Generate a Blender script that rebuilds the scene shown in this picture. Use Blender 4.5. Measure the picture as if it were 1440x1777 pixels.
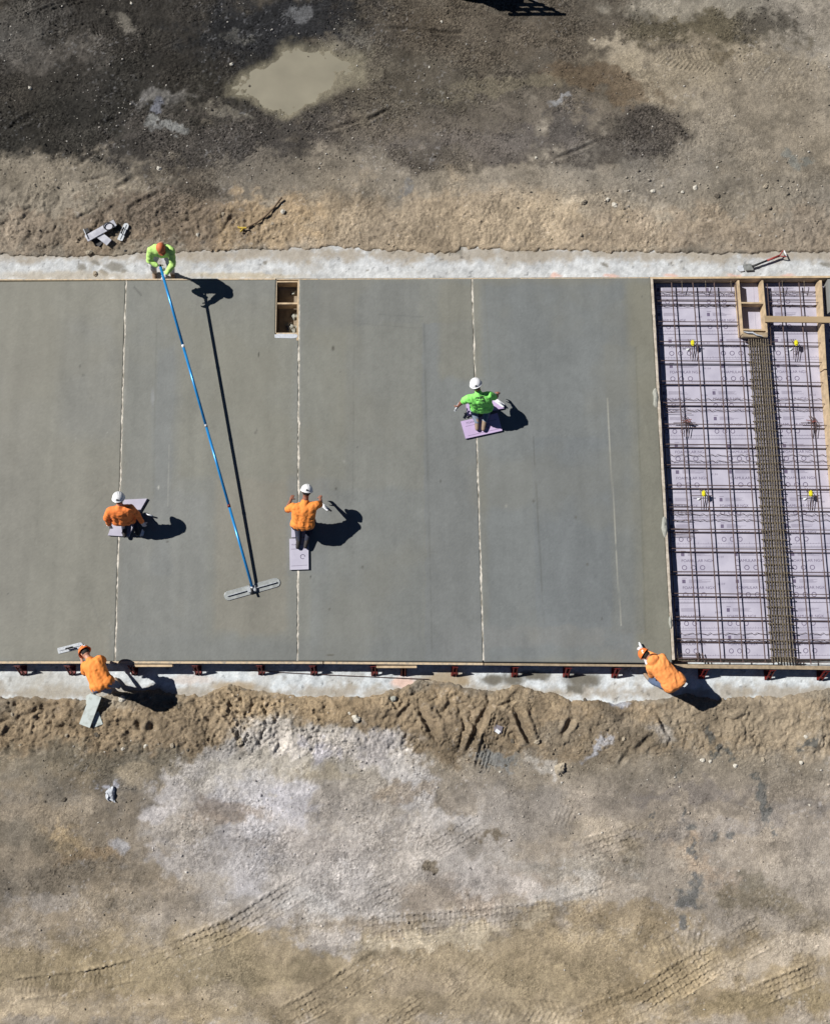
import bpy, bmesh, math, random
import numpy as np
from mathutils import Vector, Matrix, noise as mnoise
random.seed(7); rng = np.random.default_rng(11)
for o in list(bpy.data.objects): bpy.data.objects.remove(o)
S = bpy.context.scene; COL = S.collection
rad = math.radians

# ---------------------------------------------------------------- camera
CAM = Vector((0.07, -3.8755, 19.936)); RX, RY, RZ = 0.1465, 0.0040, -0.0026
FPX, CX, CY = 1674.0, 720.0, 888.5
cd = bpy.data.cameras.new('camera'); cam = bpy.data.objects.new('camera', cd); COL.objects.link(cam)
cam.location = CAM; cam.rotation_euler = (RX, RY, RZ)
cd.sensor_fit = 'HORIZONTAL'; cd.sensor_width = 36; cd.lens = FPX/1440*36; cd.clip_end = 2000; cd.clip_start = .1
S.camera = cam
ROT = np.array(cam.rotation_euler.to_matrix())
def P(px, py, z=0.0):
    """survey point of the site: plan position of a photographed point at height z"""
    d = ROT @ np.array([(px-CX)/FPX, -(py-CY)/FPX, -1.0]); t = (z-CAM.z)/d[2]
    return Vector((CAM.x+t*d[0], CAM.y+t*d[1], z))
# ---------------------------------------------------------------- light
SUN_EL, SUN_AZ = rad(45), math.atan2(-.914, .407)      # azimuth clockwise from +Y
w = bpy.data.worlds.new('World'); S.world = w; w.use_nodes = True
nt = w.node_tree; sky = nt.nodes.new('ShaderNodeTexSky'); sky.sky_type = 'NISHITA'; sky.sun_disc = False
sky.air_density = .45; sky.dust_density = 0; sky.altitude = 1500; sky.ozone_density = 3; sky.sun_elevation = SUN_EL; sky.sun_rotation = SUN_AZ
bg = nt.nodes['Background']; nt.links.new(sky.outputs[0], bg.inputs[0]); bg.inputs[1].default_value = .05
sl = bpy.data.lights.new('sun', 'SUN'); sl.energy = 5.0; sl.angle = rad(.5); sl.color = (1, .975, .935)
so = bpy.data.objects.new('sun', sl); COL.objects.link(so)
SD = Vector((.914*math.cos(SUN_EL), -.407*math.cos(SUN_EL), -math.sin(SUN_EL)))
so.rotation_euler = SD.to_track_quat('-Z', 'Y').to_euler()
S.view_settings.view_transform = 'Standard'; S.view_settings.look = 'None'
S.view_settings.exposure = 0.34; S.view_settings.gamma = 1
K = 1.22        # radiance of a level white surface in this light (after exposure)
def lin(c): 
    c = np.asarray(c, float)/255; return np.where(c <= .04045, c/12.92, ((c+.055)/1.055)**2.4)
def alb(*c): return tuple(np.clip(lin(c)/K, .004, .85))

# ---------------------------------------------------------------- helpers
def tag(o, label=None, cat=None, group=None, kind=None):
    for k, v in (('label', label), ('category', cat), ('group', group), ('kind', kind)):
        if v: o[k] = v
    return o
def obj(name, me, mat=None, parent=None):
    o = bpy.data.objects.new(name, me); COL.objects.link(o)
    if mat and not me.materials: me.materials.append(mat)
    if parent:
        o.parent = parent; o.matrix_parent_inverse = Matrix.Translation(-parent.location) if parent.rotation_euler.z == 0 else parent.matrix_basis.inverted()
    return o
def empty(name, loc, label, cat, group=None):
    o = bpy.data.objects.new(name, None); COL.objects.link(o); o.location = loc; o.empty_display_size = .2
    return tag(o, label, cat, group)
class MB:
    def __init__(s): s.bm = bmesh.new()
    def box(s, a, b, w, h, up=(0, 0, 1), bev=0):
        """bar from a to b, width w, height h"""
        a = Vector(a); b = Vector(b); d = b-a; L = d.length; d.normalize(); up = Vector(up)
        x = d.cross(up)
        if x.length < 1e-4: up = Vector((0, 1, 0)); x = d.cross(up)
        x.normalize(); u = x.cross(d)
        M = Matrix((x, d, u)).transposed().to_4x4(); M.translation = (a+b)/2
        r = bmesh.ops.create_cube(s.bm, size=1, matrix=M @ Matrix.Diagonal((w, L, h, 1)))
        if bev:
            es = list({e for v in r['verts'] for e in v.link_edges}); bmesh.ops.bevel(s.bm, geom=es, offset=bev, segments=2, affect='EDGES')
        return s
    def tube(s, pts, r, n=8, cap=True):
        pts = [Vector(p) for p in pts]; rs = r if isinstance(r, (list, tuple)) else [r]*len(pts); rings = []
        for i, p in enumerate(pts):
            d = (pts[min(i+1, len(pts)-1)]-pts[max(i-1, 0)]).normalized()
            x = d.cross(Vector((0, 0, 1)))
            if x.length < 1e-3: x = d.cross(Vector((0, 1, 0)))
            x.normalize(); y = d.cross(x)
            rings.append([s.bm.verts.new(p+rs[i]*(math.cos(2*math.pi*k/n)*x+math.sin(2*math.pi*k/n)*y)) for k in range(n)])
        for A, B in zip(rings, rings[1:]):
            for k in range(n): s.bm.faces.new((A[k], A[(k+1) % n], B[(k+1) % n], B[k]))
        if cap: s.bm.faces.new(rings[0][::-1]); s.bm.faces.new(rings[-1])
        return s
    def ball(s, c, r, sc=(1, 1, 1), sub=2, rot=None):
        M = Matrix.Translation(c)
        if rot is not None: M = M @ rot.to_4x4()
        bmesh.ops.create_icosphere(s.bm, subdivisions=sub, radius=r, matrix=M @ Matrix.Diagonal((*sc, 1))); return s
    def prism(s, pts, z0, z1):
        """level polygon extruded between z0 and z1"""
        lo = [s.bm.verts.new((p[0], p[1], z0)) for p in pts]; hi = [s.bm.verts.new((p[0], p[1], z1)) for p in pts]
        n = len(pts); s.bm.faces.new(lo[::-1]); s.bm.faces.new(hi)
        for k in range(n): s.bm.faces.new((lo[k], lo[(k+1) % n], hi[(k+1) % n], hi[k]))
        return s
    def build(s, name, mat, parent=None, smooth=False):
        bmesh.ops.recalc_face_normals(s.bm, faces=s.bm.faces)
        me = bpy.data.meshes.new(name); s.bm.to_mesh(me); s.bm.free()
        if smooth: me.polygons.foreach_set('use_smooth', [True]*len(me.polygons))
        return obj(name, me, mat, parent)
def mat(name, col, rough=.7, var=.15, scale=12, metal=0, bump=.0, bscale=60, col2=None, thr=None, stretch=None, spec=.5):
    m = bpy.data.materials.new(name); m.use_nodes = True; t = m.node_tree; b = t.nodes['Principled BSDF']
    b.inputs['Roughness'].default_value = rough; b.inputs['Metallic'].default_value = metal
    b.inputs['Specular IOR Level'].default_value = spec
    tc = t.nodes.new('ShaderNodeTexCoord'); mp = t.nodes.new('ShaderNodeMapping'); t.links.new(tc.outputs['Object'], mp.inputs[0])
    if stretch: mp.inputs['Scale'].default_value = stretch
    n = t.nodes.new('ShaderNodeTexNoise'); n.inputs['Scale'].default_value = scale; n.inputs['Detail'].default_value = 6
    t.links.new(mp.outputs[0], n.inputs['Vector'])
    r = t.nodes.new('ShaderNodeValToRGB'); t.links.new(n.outputs[0], r.inputs[0])
    lo = thr[0] if thr else .3; hi = thr[1] if thr else .7
    r.color_ramp.elements[0].position = lo; r.color_ramp.elements[1].position = hi
    c2 = col2 if col2 else tuple(min(1, c*(1+var)) for c in col); c1 = col if col2 else tuple(c*(1-var) for c in col)
    r.color_ramp.elements[0].color = (*c1, 1); r.color_ramp.elements[1].color = (*c2, 1)
    t.links.new(r.outputs[0], b.inputs['Base Color'])
    if bump:
        n2 = t.nodes.new('ShaderNodeTexNoise'); n2.inputs['Scale'].default_value = bscale; n2.inputs['Detail'].default_value = 8
        t.links.new(mp.outputs[0], n2.inputs['Vector'])
        bp = t.nodes.new('ShaderNodeBump'); bp.inputs['Strength'].default_value = bump; bp.inputs['Distance'].default_value = .01
        t.links.new(n2.outputs[0], bp.inputs['Height']); t.links.new(bp.outputs[0], b.inputs['Normal'])
    return m
def vmat(name, rough, fine=.25, fscale=45, bump=.4, bscale=70, spec=.3):
    """surface whose colour is its own stain map (attribute Col) broken up by fine procedural grain"""
    m = bpy.data.materials.new(name); m.use_nodes = True; t = m.node_tree; b = t.nodes['Principled BSDF']
    b.inputs['Roughness'].default_value = rough; b.inputs['Specular IOR Level'].default_value = spec
    a = t.nodes.new('ShaderNodeAttribute'); a.attribute_name = 'Col'
    tc = t.nodes.new('ShaderNodeTexCoord')
    n = t.nodes.new('ShaderNodeTexNoise'); n.inputs['Scale'].default_value = fscale; n.inputs['Detail'].default_value = 8; n.inputs['Roughness'].default_value = .7
    t.links.new(tc.outputs['Object'], n.inputs['Vector'])
    mr = t.nodes.new('ShaderNodeMapRange'); mr.inputs[1].default_value = .32; mr.inputs[2].default_value = .68
    mr.inputs[3].default_value = 1-fine; mr.inputs[4].default_value = 1+fine; t.links.new(n.outputs[0], mr.inputs[0])
    mx = t.nodes.new('ShaderNodeVectorMath'); mx.operation = 'SCALE'; t.links.new(a.outputs['Color'], mx.inputs[0]); t.links.new(mr.outputs[0], mx.inputs['Scale'])
    t.links.new(mx.outputs[0], b.inputs['Base Color'])
    n2 = t.nodes.new('ShaderNodeTexNoise'); n2.inputs['Scale'].default_value = bscale; n2.inputs['Detail'].default_value = 8; n2.inputs['Roughness'].default_value = .65
    t.links.new(tc.outputs['Object'], n2.inputs['Vector'])
    bp = t.nodes.new('ShaderNodeBump'); bp.inputs['Strength'].default_value = bump; bp.inputs['Distance'].default_value = .02
    t.links.new(n2.outputs[0], bp.inputs['Height']); t.links.new(bp.outputs[0], b.inputs['Normal'])
    return m
# ---- numpy noise
TAB = rng.random((8, 256, 256))
def vn(x, y, k=0):
    T = TAB[k % 8]; x = x+k*17.3; y = y+k*9.1
    ix = np.floor(x).astype(np.int64); iy = np.floor(y).astype(np.int64); fx = x-ix; fy = y-iy
    fx = fx*fx*(3-2*fx); fy = fy*fy*(3-2*fy); a = ix & 255; b = iy & 255; c = (ix+1) & 255; d = (iy+1) & 255
    return (T[b, a]*(1-fx)+T[b, c]*fx)*(1-fy)+(T[d, a]*(1-fx)+T[d, c]*fx)*fy
def fbm(x, y, wl, oct=4, k=0, gain=.5):
    s = np.zeros_like(x); a = 1; tot = 0
    for i in range(oct):
        q = 2**i/wl; r = .6*i+.4; c, n = math.cos(r), math.sin(r)
        s += a*vn((c*x-n*y)*q, (n*x+c*y)*q, k+i); tot += a; a *= gain
    return s/tot*2-1
def sst(a, b, x): t = np.clip((x-a)/(b-a), 0, 1); return t*t*(3-2*t)
def toPX(X, Y, Z=0.0):
    d = np.stack([X-CAM.x, Y-CAM.y, np.zeros_like(X)+(Z-CAM.z)], -1) @ ROT
    return CX+FPX*d[..., 0]/-d[..., 2], CY-FPX*d[..., 1]/-d[..., 2]
def grid_mesh(name, xs, ys, Z, col, keep=None):
    nx, ny = len(xs), len(ys); X, Y = np.meshgrid(xs, ys)
    co = np.stack([X.ravel(), Y.ravel(), Z.ravel()], -1).astype(np.float32)
    i = np.arange(nx*ny).reshape(ny, nx); q = np.stack([i[:-1, :-1], i[:-1, 1:], i[1:, 1:], i[1:, :-1]], -1).reshape(-1, 4)
    if keep is not None: q = q[keep.ravel()]
    me = bpy.data.meshes.new(name); me.vertices.add(len(co)); me.vertices.foreach_set('co', co.ravel())
    me.loops.add(q.size); me.loops.foreach_set('vertex_index', q.ravel().astype(np.int32))
    me.polygons.add(len(q)); me.polygons.foreach_set('loop_start', np.arange(0, q.size, 4, dtype=np.int32))
    me.update(calc_edges=True); me.polygons.foreach_set('use_smooth', np.ones(len(q), bool))
    a = me.color_attributes.new('Col', 'FLOAT_COLOR', 'POINT'); c = np.ones((len(co), 4), np.float32); c[:, :3] = col.reshape(-1, 3)
    a.data.foreach_set('color', c.ravel()); return me

# ================================================================ GROUND
SD_ = .10                                      # the south casting strip lies this much lower
ZS = .30                                       # top of the fresh concrete above the casting strip
core_x = np.arange(-11.2, 11.2, .0215); core_y = np.arange(-12.6, 12.6, .0215)
ext = np.cumsum(.04*1.16**np.arange(1, 48))
xs = np.concatenate([core_x[0]-ext[::-1], core_x, core_x[-1]+ext]); ys = np.concatenate([core_y[0]-ext[::-1], core_y, core_y[-1]+ext])
X, Y = np.meshgrid(xs, ys); PX, PY = toPX(X, Y)
wob = fbm(X, Y, .9, 4, 1); wob2 = fbm(X, Y, .25, 4, 3)
wob3 = fbm(X, Y, .09, 3, 5, .7); WX = PX+34*wob+22*wob2+9*wob3; WY = PY+26*fbm(X, Y, .8, 4, 5)+18*fbm(X, Y, .22, 4, 2)+8*fbm(X, Y, .08, 3, 6, .7)    # ragged edges for stains
C = np.empty(X.shape+(3,)); C[:] = lin((140, 129, 109))
def put(m, c): 
    global C
    C += (m[..., None])*(lin(c)-C)
NZ = fbm(X, Y, .55, 6, 2, .72); NZ2 = fbm(X*.6+Y*.15, Y*1.5, .7, 6, 6, .7)
def blob(cx, cy, rx, ry, c, a=0, soft=.5, op=1., warp=1):
    x = (WX if warp else PX)-cx; y = (WY if warp else PY)-cy; t = rad(a); u = (x*math.cos(t)+y*math.sin(t))/rx; v = (-x*math.sin(t)+y*math.cos(t))/ry
    rr_ = np.sqrt(u*u+v*v)+soft*(1.5*NZ+.7*NZ2); w_ = .16+.34*soft; put(op*(1-sst(1-w_, 1+w_, rr_)), c)
# upper yard: wet dark soil going to dry tan on the right
blob(640, 60, 760, 205, (88, 80, 66), 0, .35)
blob(200, 120, 420, 190, (59, 55, 48), -6, .35)
blob(500, 70, 190, 70, (44, 44, 44), -4, .6)
blob(250, 210, 330, 85, (56, 53, 46), -8, .5)
blob(430, 250, 260, 70, (72, 67, 60), -6, .6)
blob(700, 235, 190, 35, (82, 75, 66), -8, .5, .8)
blob(300, 345, 170, 45, (84, 75, 62), -4, .6, .9)
blob(40, 60, 90, 45, (84, 80, 72), -14, .6)
blob(90, 105, 85, 26, (98, 92, 82), -10, .7, .8)
blob(60, 330, 190, 55, (140, 129, 108), -6, .5)
blob(560, 300, 190, 55, (128, 118, 100), -4, .7, .8)
blob(860, 210, 300, 30, (108, 98, 82), -3, .7, .8)
blob(700, 130, 160, 60, (92, 84, 68), 0, .7, .7)
blob(860, 60, 220, 55, (88, 78, 62), 0, .6, .7)
blob(900, 150, 120, 12, (118, 108, 84), -6, .8, .7)
blob(1290, 15, 190, 40, (134, 126, 108), 0, .5)
blob(1420, 60, 110, 60, (142, 133, 116), 0, .5)
blob(1240, 62, 130, 26, (92, 84, 64), 4, .6)
blob(1330, 55, 45, 22, (84, 78, 66), 10, .6, .9)
blob(1250, 140, 190, 62, (152, 139, 114), 5, .3)
blob(1340, 180, 120, 60, (146, 134, 112), 5, .6)
blob(1090, 85, 60, 14, (148, 136, 112), 12, .5, .9)
blob(1110, 120, 40, 14, (146, 134, 110), -6, .5, .8)
blob(1060, 145, 110, 22, (96, 80, 58), 12, .5, .8)
blob(1250, 100, 35, 16, (112, 100, 76), 10, .5, .8)
blob(1110, 238, 66, 42, (82, 75, 64), 8, .25)
blob(1040, 250, 110, 20, (88, 80, 68), -16, .5, .9)
blob(980, 215, 40, 22, (80, 74, 66), 10, .5, .9); blob(1125, 215, 70, 34, (80, 73, 63), 20, .3, .95); blob(1060, 265, 80, 22, (82, 75, 65), -6, .4, .9); blob(870, 255, 90, 26, (92, 84, 74), -6, .6, .9); blob(745, 275, 70, 24, (86, 78, 70), 0, .6, .8)
blob(830, 250, 130, 30, (98, 90, 80), -6, .7, .7)
blob(760, 280, 70, 20, (94, 86, 72), 0, .8, .7)
blob(970, 185, 16, 8, (150, 150, 148), 0, .7, .7)
blob(225, 48, 38, 20, (122, 115, 100), 20, .6, .9); blob(230, 62, 18, 8, (146, 138, 122), 0, .7, .8)
blob(285, 165, 42, 20, (124, 120, 112), -10, .6, .9); blob(285, 190, 12, 14, (128, 130, 138), 0, .6, .8)
blob(295, 220, 22, 10, (128, 128, 122), -10, .6, .9); blob(390, 200, 50, 10, (112, 106, 92), 10, .8, .7)
blob(400, 70, 22, 10, (96, 94, 86), 0, .8, .7); blob(525, 28, 20, 12, (110, 110, 108), 0, .7, .7)
blob(620, 75, 30, 26, (112, 106, 92), -20, .8, .6)
# tan loose soil north of the strip
blob(760, 400, 420, 68, (160, 142, 113), 0, .45)
blob(1000, 380, 130, 45, (164, 146, 116), 0, .7, .8)
blob(260, 395, 250, 40, (124, 108, 86), -3, .6)
blob(230, 370, 90, 26, (104, 92, 76), -6, .7, .8)
blob(470, 385, 90, 40, (168, 144, 106), 0, .8, .8)
blob(60, 410, 110, 30, (148, 132, 108), 0, .7, .8)
blob(1280, 330, 280, 60, (134, 125, 108), 0, .8, .7)
blob(1270, 405, 280, 36, (146, 130, 106), 0, .6, .8)
blob(715, 330, 12, 20, (120, 118, 112), 0, .6, .8); blob(1385, 275, 26, 8, (118, 120, 112), 50, .7, .8)
blob(1010, 345, 30, 8, (176, 160, 132), 0, .9, .6)
# lower yard
blob(720, 1262, 900, 62, (142, 123, 93), 0, .25)
blob(500, 1215, 260, 26, (158, 136, 100), 0, .8, .7); blob(930, 1205, 110, 30, (158, 137, 102), 0, .7, .7)
blob(1300, 1255, 220, 50, (152, 136, 109), 0, .6, .9)
blob(1060, 1285, 120, 50, (122, 111, 92), 0, .8, .7)
blob(750, 1300, 120, 22, (118, 103, 79), 0, .8, .8)
blob(150, 1370, 260, 60, (116, 108, 92), 0, .4); blob(200, 1320, 200, 28, (112, 103, 84), 0, .7, .8)
blob(90, 1490, 260, 130, (128, 115, 91), 0, .5, .9)
blob(115, 1455, 42, 26, (158, 137, 97), 0, .5, .9); blob(150, 1485, 60, 14, (134, 112, 76), 0, .8, .7)
blob(250, 1345, 50, 22, (156, 141, 112), 10, .6, .9); blob(175, 1400, 30, 16, (152, 138, 112), 0, .8, .7)
blob(100, 1525, 120, 30, (106, 98, 82), 0, .8, .6)
blob(40, 1450, 80, 22, (106, 98, 80), 15, .8, .7)
blob(180, 1560, 160, 14, (118, 108, 88), 0, .8, .6)
blob(520, 1430, 240, 165, (156, 147, 130), 0, .14); blob(395, 1330, 100, 50, (162, 153, 137), -38, .2)
blob(640, 1520, 300, 100, (150, 142, 127), 0, .5)
blob(480, 1335, 180, 62, (172, 164, 148), -12, .35)

for a_ in [(288, 1405), (306, 1368), (338, 1332), (382, 1303), (432, 1284), (490, 1276), (550, 1274), (610, 1282), (664, 1300), (706, 1326), (735, 1352)]: blob(*a_, 34, 20, (178, 171, 160), 0, .45, .8)
blob(570, 1292, 135, 18, (192, 184, 172), 0, .5, .95, ); blob(690, 1330, 55, 24, (188, 182, 172), 20, .6, .8)
blob(560, 1300, 20, 20, (178, 174, 178), 0, .8, .8); blob(640, 1300, 40, 26, (176, 170, 166), 0, .8, .8)
blob(430, 1440, 60, 90, (170, 166, 160), 10, .8, .8); blob(520, 1390, 40, 40, (176, 172, 168), -30, .8, .8)
blob(730, 1375, 36, 30, (176, 172, 164), 0, .8, .8); blob(790, 1420, 80, 26, (172, 166, 154), 10, .8, .8)
blob(560, 1350, 60, 18, (150, 138, 110), 0, .8, .7); blob(400, 1410, 60, 20, (138, 122, 100), 0, .8, .7)
blob(380, 1425, 40, 14, (136, 122, 102), 0, .8, .7); blob(700, 1365, 60, 16, (140, 124, 98), 0, .8, .7)
blob(540, 1470, 90, 22, (132, 121, 104), 0, .8, .7); blob(840, 1365, 60, 30, (132, 122, 104), 0, .8, .7)
blob(760, 1560, 90, 26, (134, 121, 100), 0, .7, .8); blob(870, 1545, 90, 30, (136, 122, 102), 0, .7, .7)
blob(880, 1540, 60, 20, (170, 162, 148), 20, .8, .6); blob(330, 1490, 60, 22, (150, 144, 134), 0, .8, .7)
blob(220, 1465, 16, 14, (158, 155, 148), 0, .8, .8); blob(100, 1570, 60, 14, (144, 136, 122), 0, .8, .6)
blob(620, 1480, 220, 60, (164, 156, 142), 0, .8, .5); blob(530, 1570, 60, 16, (168, 162, 148), 0, .8, .7)
blob(1180, 1400, 300, 90, (140, 129, 110), 0, .6); blob(1050, 1450, 90, 26, (150, 137, 112), 0, .8, .7)
blob(1240, 1350, 260, 22, (128, 119, 103), 0, .8, .7); blob(1180, 1378, 120, 12, (122, 114, 104), -3, .8, .7)
blob(1250, 1435, 180, 14, (128, 121, 110), -8, .8, .7); blob(900, 1400, 60, 60, (132, 125, 112), 0, .8, .7)
blob(1090, 1495, 36, 26, (114, 103, 80), 20, .6, .8); blob(1215, 1500, 60, 26, (152, 132, 104), 30, .8, .7)
blob(1020, 1510, 110, 20, (138, 131, 114), 0, .8, .6); blob(990, 1560, 90, 22, (150, 144, 130), -20, .8, .7)
blob(1340, 1575, 100, 24, (114, 103, 78), 10, .7, .8); blob(1290, 1535, 26, 12, (112, 104, 84), 40, .7, .8)
blob(720, 1700, 900, 95, (132, 117, 86), 0, .35); blob(1040, 1600, 160, 20, (132, 116, 84), 0, .8, .8)
blob(300, 1690, 330, 40, (126, 112, 80), 0, .7, .8); blob(620, 1650, 90, 20, (116, 104, 78), 0, .7, .8)
blob(640, 1610, 60, 16, (122, 110, 90), 0, .7, .7); blob(760, 1625, 160, 14, (158, 145, 116), -8, .8, .8)
blob(100, 1755, 160, 20, (154, 138, 106), 0, .6, .8); blob(360, 1735, 200, 14, (148, 132, 102), 0, .8, .6)
blob(550, 1740, 90, 40, (118, 104, 76), -30, .8, .6); blob(1000, 1770, 240, 14, (152, 136, 104), 0, .8, .7)
blob(730, 1700, 120, 26, (148, 132, 102), 10, .8, .7); blob(1330, 1665, 150, 22, (152, 140, 118), -10, .8, .8)
blob(1190, 1700, 110, 18, (146, 130, 98), -20, .8, .7); blob(1330, 1745, 120, 16, (120, 106, 72), -10, .8, .7)
blob(1120, 1730, 120, 30, (122, 106, 72), -30, .8, .6); blob(920, 1700, 110, 30, (128, 113, 80), 0, .8, .6)
blob(480, 1600, 60, 14, (154, 146, 132), -10, .8, .7); blob(560, 1635, 50, 22, (146, 138, 124), 0, .8, .8)
# damp spills, grey cement drips and spots
for a in [(1318, 1385, 15, 26, -22), (1330, 1410, 9, 24, -28), (1309, 1362, 8, 14, -10), (1191, 1548, 17, 20, 10), (1205, 1522, 9, 12, 30), (1198, 1600, 10, 12, 0),
          (1196, 1418, 5, 8, 0), (1197, 1440, 5, 7, 0), (1203, 1478, 7, 9, 0), (1253, 1452, 7, 6, 0), (1283, 1443, 9, 4, 20), (1245, 1275, 5, 22, -30), (1178, 1345, 4, 12, -20), (1355, 1447, 5, 5, 0),
          (1262, 1312, 6, 10, -20), (1395, 1290, 16, 8, 0), (1120, 1427, 4, 3, 0), (1113, 1418, 5, 3, 0)]:
    blob(a[0], a[1], a[2], a[3], (92, 92, 86), a[4], .4, .9)
for a in [(755, 1512, 9, 9), (868, 1460, 12, 8), (1140, 1453, 5, 3), (1090, 1463, 4, 3), (865, 1618, 7, 8), (545, 1488, 6, 6), (935, 1472, 4, 3)]:
    blob(*a, (104, 93, 72), 0, .8, .9)
blob(1020, 1303, 26, 9, (166, 167, 172), -30, .6, .9); blob(1065, 1213, 14, 14, (178, 182, 190), 0, .7, .9); blob(195, 1364, 8, 9, (170, 172, 178), 0, .6, .8)
blob(865, 1325, 26, 8, (120, 124, 122), 0, .8, .7); blob(1140, 1275, 24, 14, (158, 152, 142), 30, .8, .7); blob(950, 1330, 30, 10, (178, 172, 160), 0, .8, .7)
# streaks left by tyres and scrapers, running roughly east-west
stre = fbm(X*.16+Y*.02, Y-.10*X, .32, 4, 4); flat = sst(1300, 1420, PY)+sst(340, 220, PY)
C *= (1+.10*stre*np.clip(flat, 0, 1))[..., None]
mid = fbm(X, Y, .7, 5, 0, .6); fine = fbm(X, Y, .12, 3, 6, .7)
pat = fbm(X*.55+Y*.1, Y*1.1, .8, 6, 3, .68); pat2 = fbm(X, Y, .45, 6, 5, .7)
C *= (1+.20*sst(.05, .16, pat)-.17*sst(.06, .2, pat2)+.10*sst(-.02, -.14, pat2))[..., None]
C *= (1+.22*mid+.20*fine+.18*fbm(X, Y, .05, 2, 1, .8)+.12*fbm(X, Y, .3, 4, 0, .65))[..., None]
warm = fbm(X, Y, 1.7, 4, 2); C *= np.stack([1+.05*warm, 1+.01*warm, 1-.08*warm], -1)
# pale grit scattered in patches
grit = sst(.42, .7, fbm(X, Y, .06, 2, 4))*sst(-.1, .5, fbm(X, Y, 1.1, 3, 7)); C += grit[..., None]*.10
# ---- relief
ft_x = [-400, 0, 150, 250, 340, 480, 560, 640, 790, 800, 900, 1000, 1200, 1440, 1900]
ft_y = [442, 443, 446, 440, 436, 433, 431, 434, 441, 430, 436, 437, 440, 438, 438]
fb_x = [-400, 0, 60, 150, 210, 260, 300, 345, 375, 400, 440, 520, 600, 660, 700, 730, 790, 830, 860, 900, 950, 1000, 1080, 1140, 1190, 1250, 1300, 1380, 1440, 1900]
fb_y = [1206, 1208, 1212, 1214, 1200, 1195, 1203, 1208, 1192, 1187, 1199, 1207, 1208, 1205, 1190, 1180, 1186, 1196, 1199, 1188, 1200, 1214, 1220, 1214, 1202, 1212, 1210, 1206, 1194, 1194]
jag = 5*fbm(X, Y, .22, 4, 6)+3*fbm(X, Y, .07, 2, 1)
dout = np.maximum((np.interp(PX, ft_x, ft_y)-PY+jag), (PY-np.interp(PX, fb_x, fb_y)+jag))/82.
lump = fbm(X, Y, .42, 6, 2, .66); clod = np.abs(fbm(X, Y, .21, 4, 5, .6)); mic = fbm(X, Y, .075, 2, 3, .8)
berm_t = sst(0, .2, dout)*sst(300, 385, PY)*(PY < 600); berm_b = sst(1325, 1285, PY)*(PY > 1000)*sst(0, .15, dout)
left = sst(560, 380, PX)
crease = -np.clip(1-np.abs(fbm(X+.3*wob, Y, .55, 4, 6, .55))*6, 0, 1)-.6*np.clip(1-np.abs(fbm(X, Y, .26, 4, 3, .6))*5, 0, 1); pz = sst(-.3, .3, fbm(X, Y, 1.3, 2, 4))
Z = np.where(dout < 0, -.06, 0.0)+sst(-.01, .06, dout)*(.035+.02*sst(0, .4, dout))-.0
Z = np.where(dout < -.02, -.06, Z-.04*sst(.02, -.02, dout))
act = sst(0, .12, dout)
Z += act*(.008*lump+.0045*mic+.007*crease*pz)
Z += berm_t*((.034*lump+.030*crease)*(.35+.9*left)+.02*(.25-clod)*(.25+.9*left)+.010*mic)
Z += berm_b*(.06*lump+.045*crease*(.4+.9*pz)+.035*(.22-clod)+.007*mic+.04)
rough_tl = sst(640, 300, PX)*sst(360, 250, PY)
Z += rough_tl*(.025*lump+.012*crease*pz+.02*(.2-clod)+.006*mic)
gy = np.clip(sst(1.25, .75, np.hypot((PX-520)/260, (PY-1400)/150)), 0, 1)
Z += gy*(.004*mic+.004*fbm(X, Y, .05, 1, 7))
Z += act*.004*np.abs(fbm(X, Y, .5, 3, 1))*sst(.3, .6, stre+.5)
for cx, cy, L, W, a, dp in [(742, 1250, 26, 6, 68, .16), (752, 1262, 20, 7, 75, .12), (826, 1270, 34, 5, 112, .17), (842, 1245, 22, 5, 112, .15), (908, 1255, 32, 6, 66, .17), (914, 1272, 18, 5, 60, .12),
                            (700, 1240, 22, 4, 130, .07), (985, 1262, 20, 5, 120, .08), (240, 1258, 9, 6, 70, .08), (262, 1262, 9, 6, 80, .08), (225, 1275, 12, 7, 120, .05), (14, 1270, 8, 14, 20, .08),
                            (180, 215, 34, 4, -22, .03), (40, 212, 22, 5, -28, .06), (165, 312, 22, 3, -12, .04), (220, 318, 20, 4, -30, .05), (155, 275, 26, 3, -30, .03), (695, 52, 26, 3, 4, .05), (770, 58, 30, 3, 5, .06),
                            (655, 202, 22, 3, -26, .06), (600, 218, 40, 3, -18, .03), (860, 130, 60, 3, 4, .02), (1000, 262, 40, 3, -22, .04), (250, 352, 30, 5, -30, .08), (210, 372, 16, 5, 40, .07), (340, 372, 14, 4, -20, .06),
                            (350, 395, 10, 4, 80, .06), (395, 388, 14, 3, -60, .05), (1150, 1255, 18, 5, 60, .07), (1120, 1290, 20, 5, -45, .06), (1080, 1320, 10, 4, -60, .04), (60, 1235, 26, 4, -20, .04)]:
    t = rad(a); x = PX-cx+4*wob2; y = PY-cy; u = (x*math.cos(t)+y*math.sin(t))/L; v = (-x*math.sin(t)+y*math.cos(t))/W
    g = np.exp(-u**4-v*v); Z -= dp*g*act; Z += dp*.35*np.exp(-u**4-(np.abs(v)-1.9)**2*1.5)*act
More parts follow.
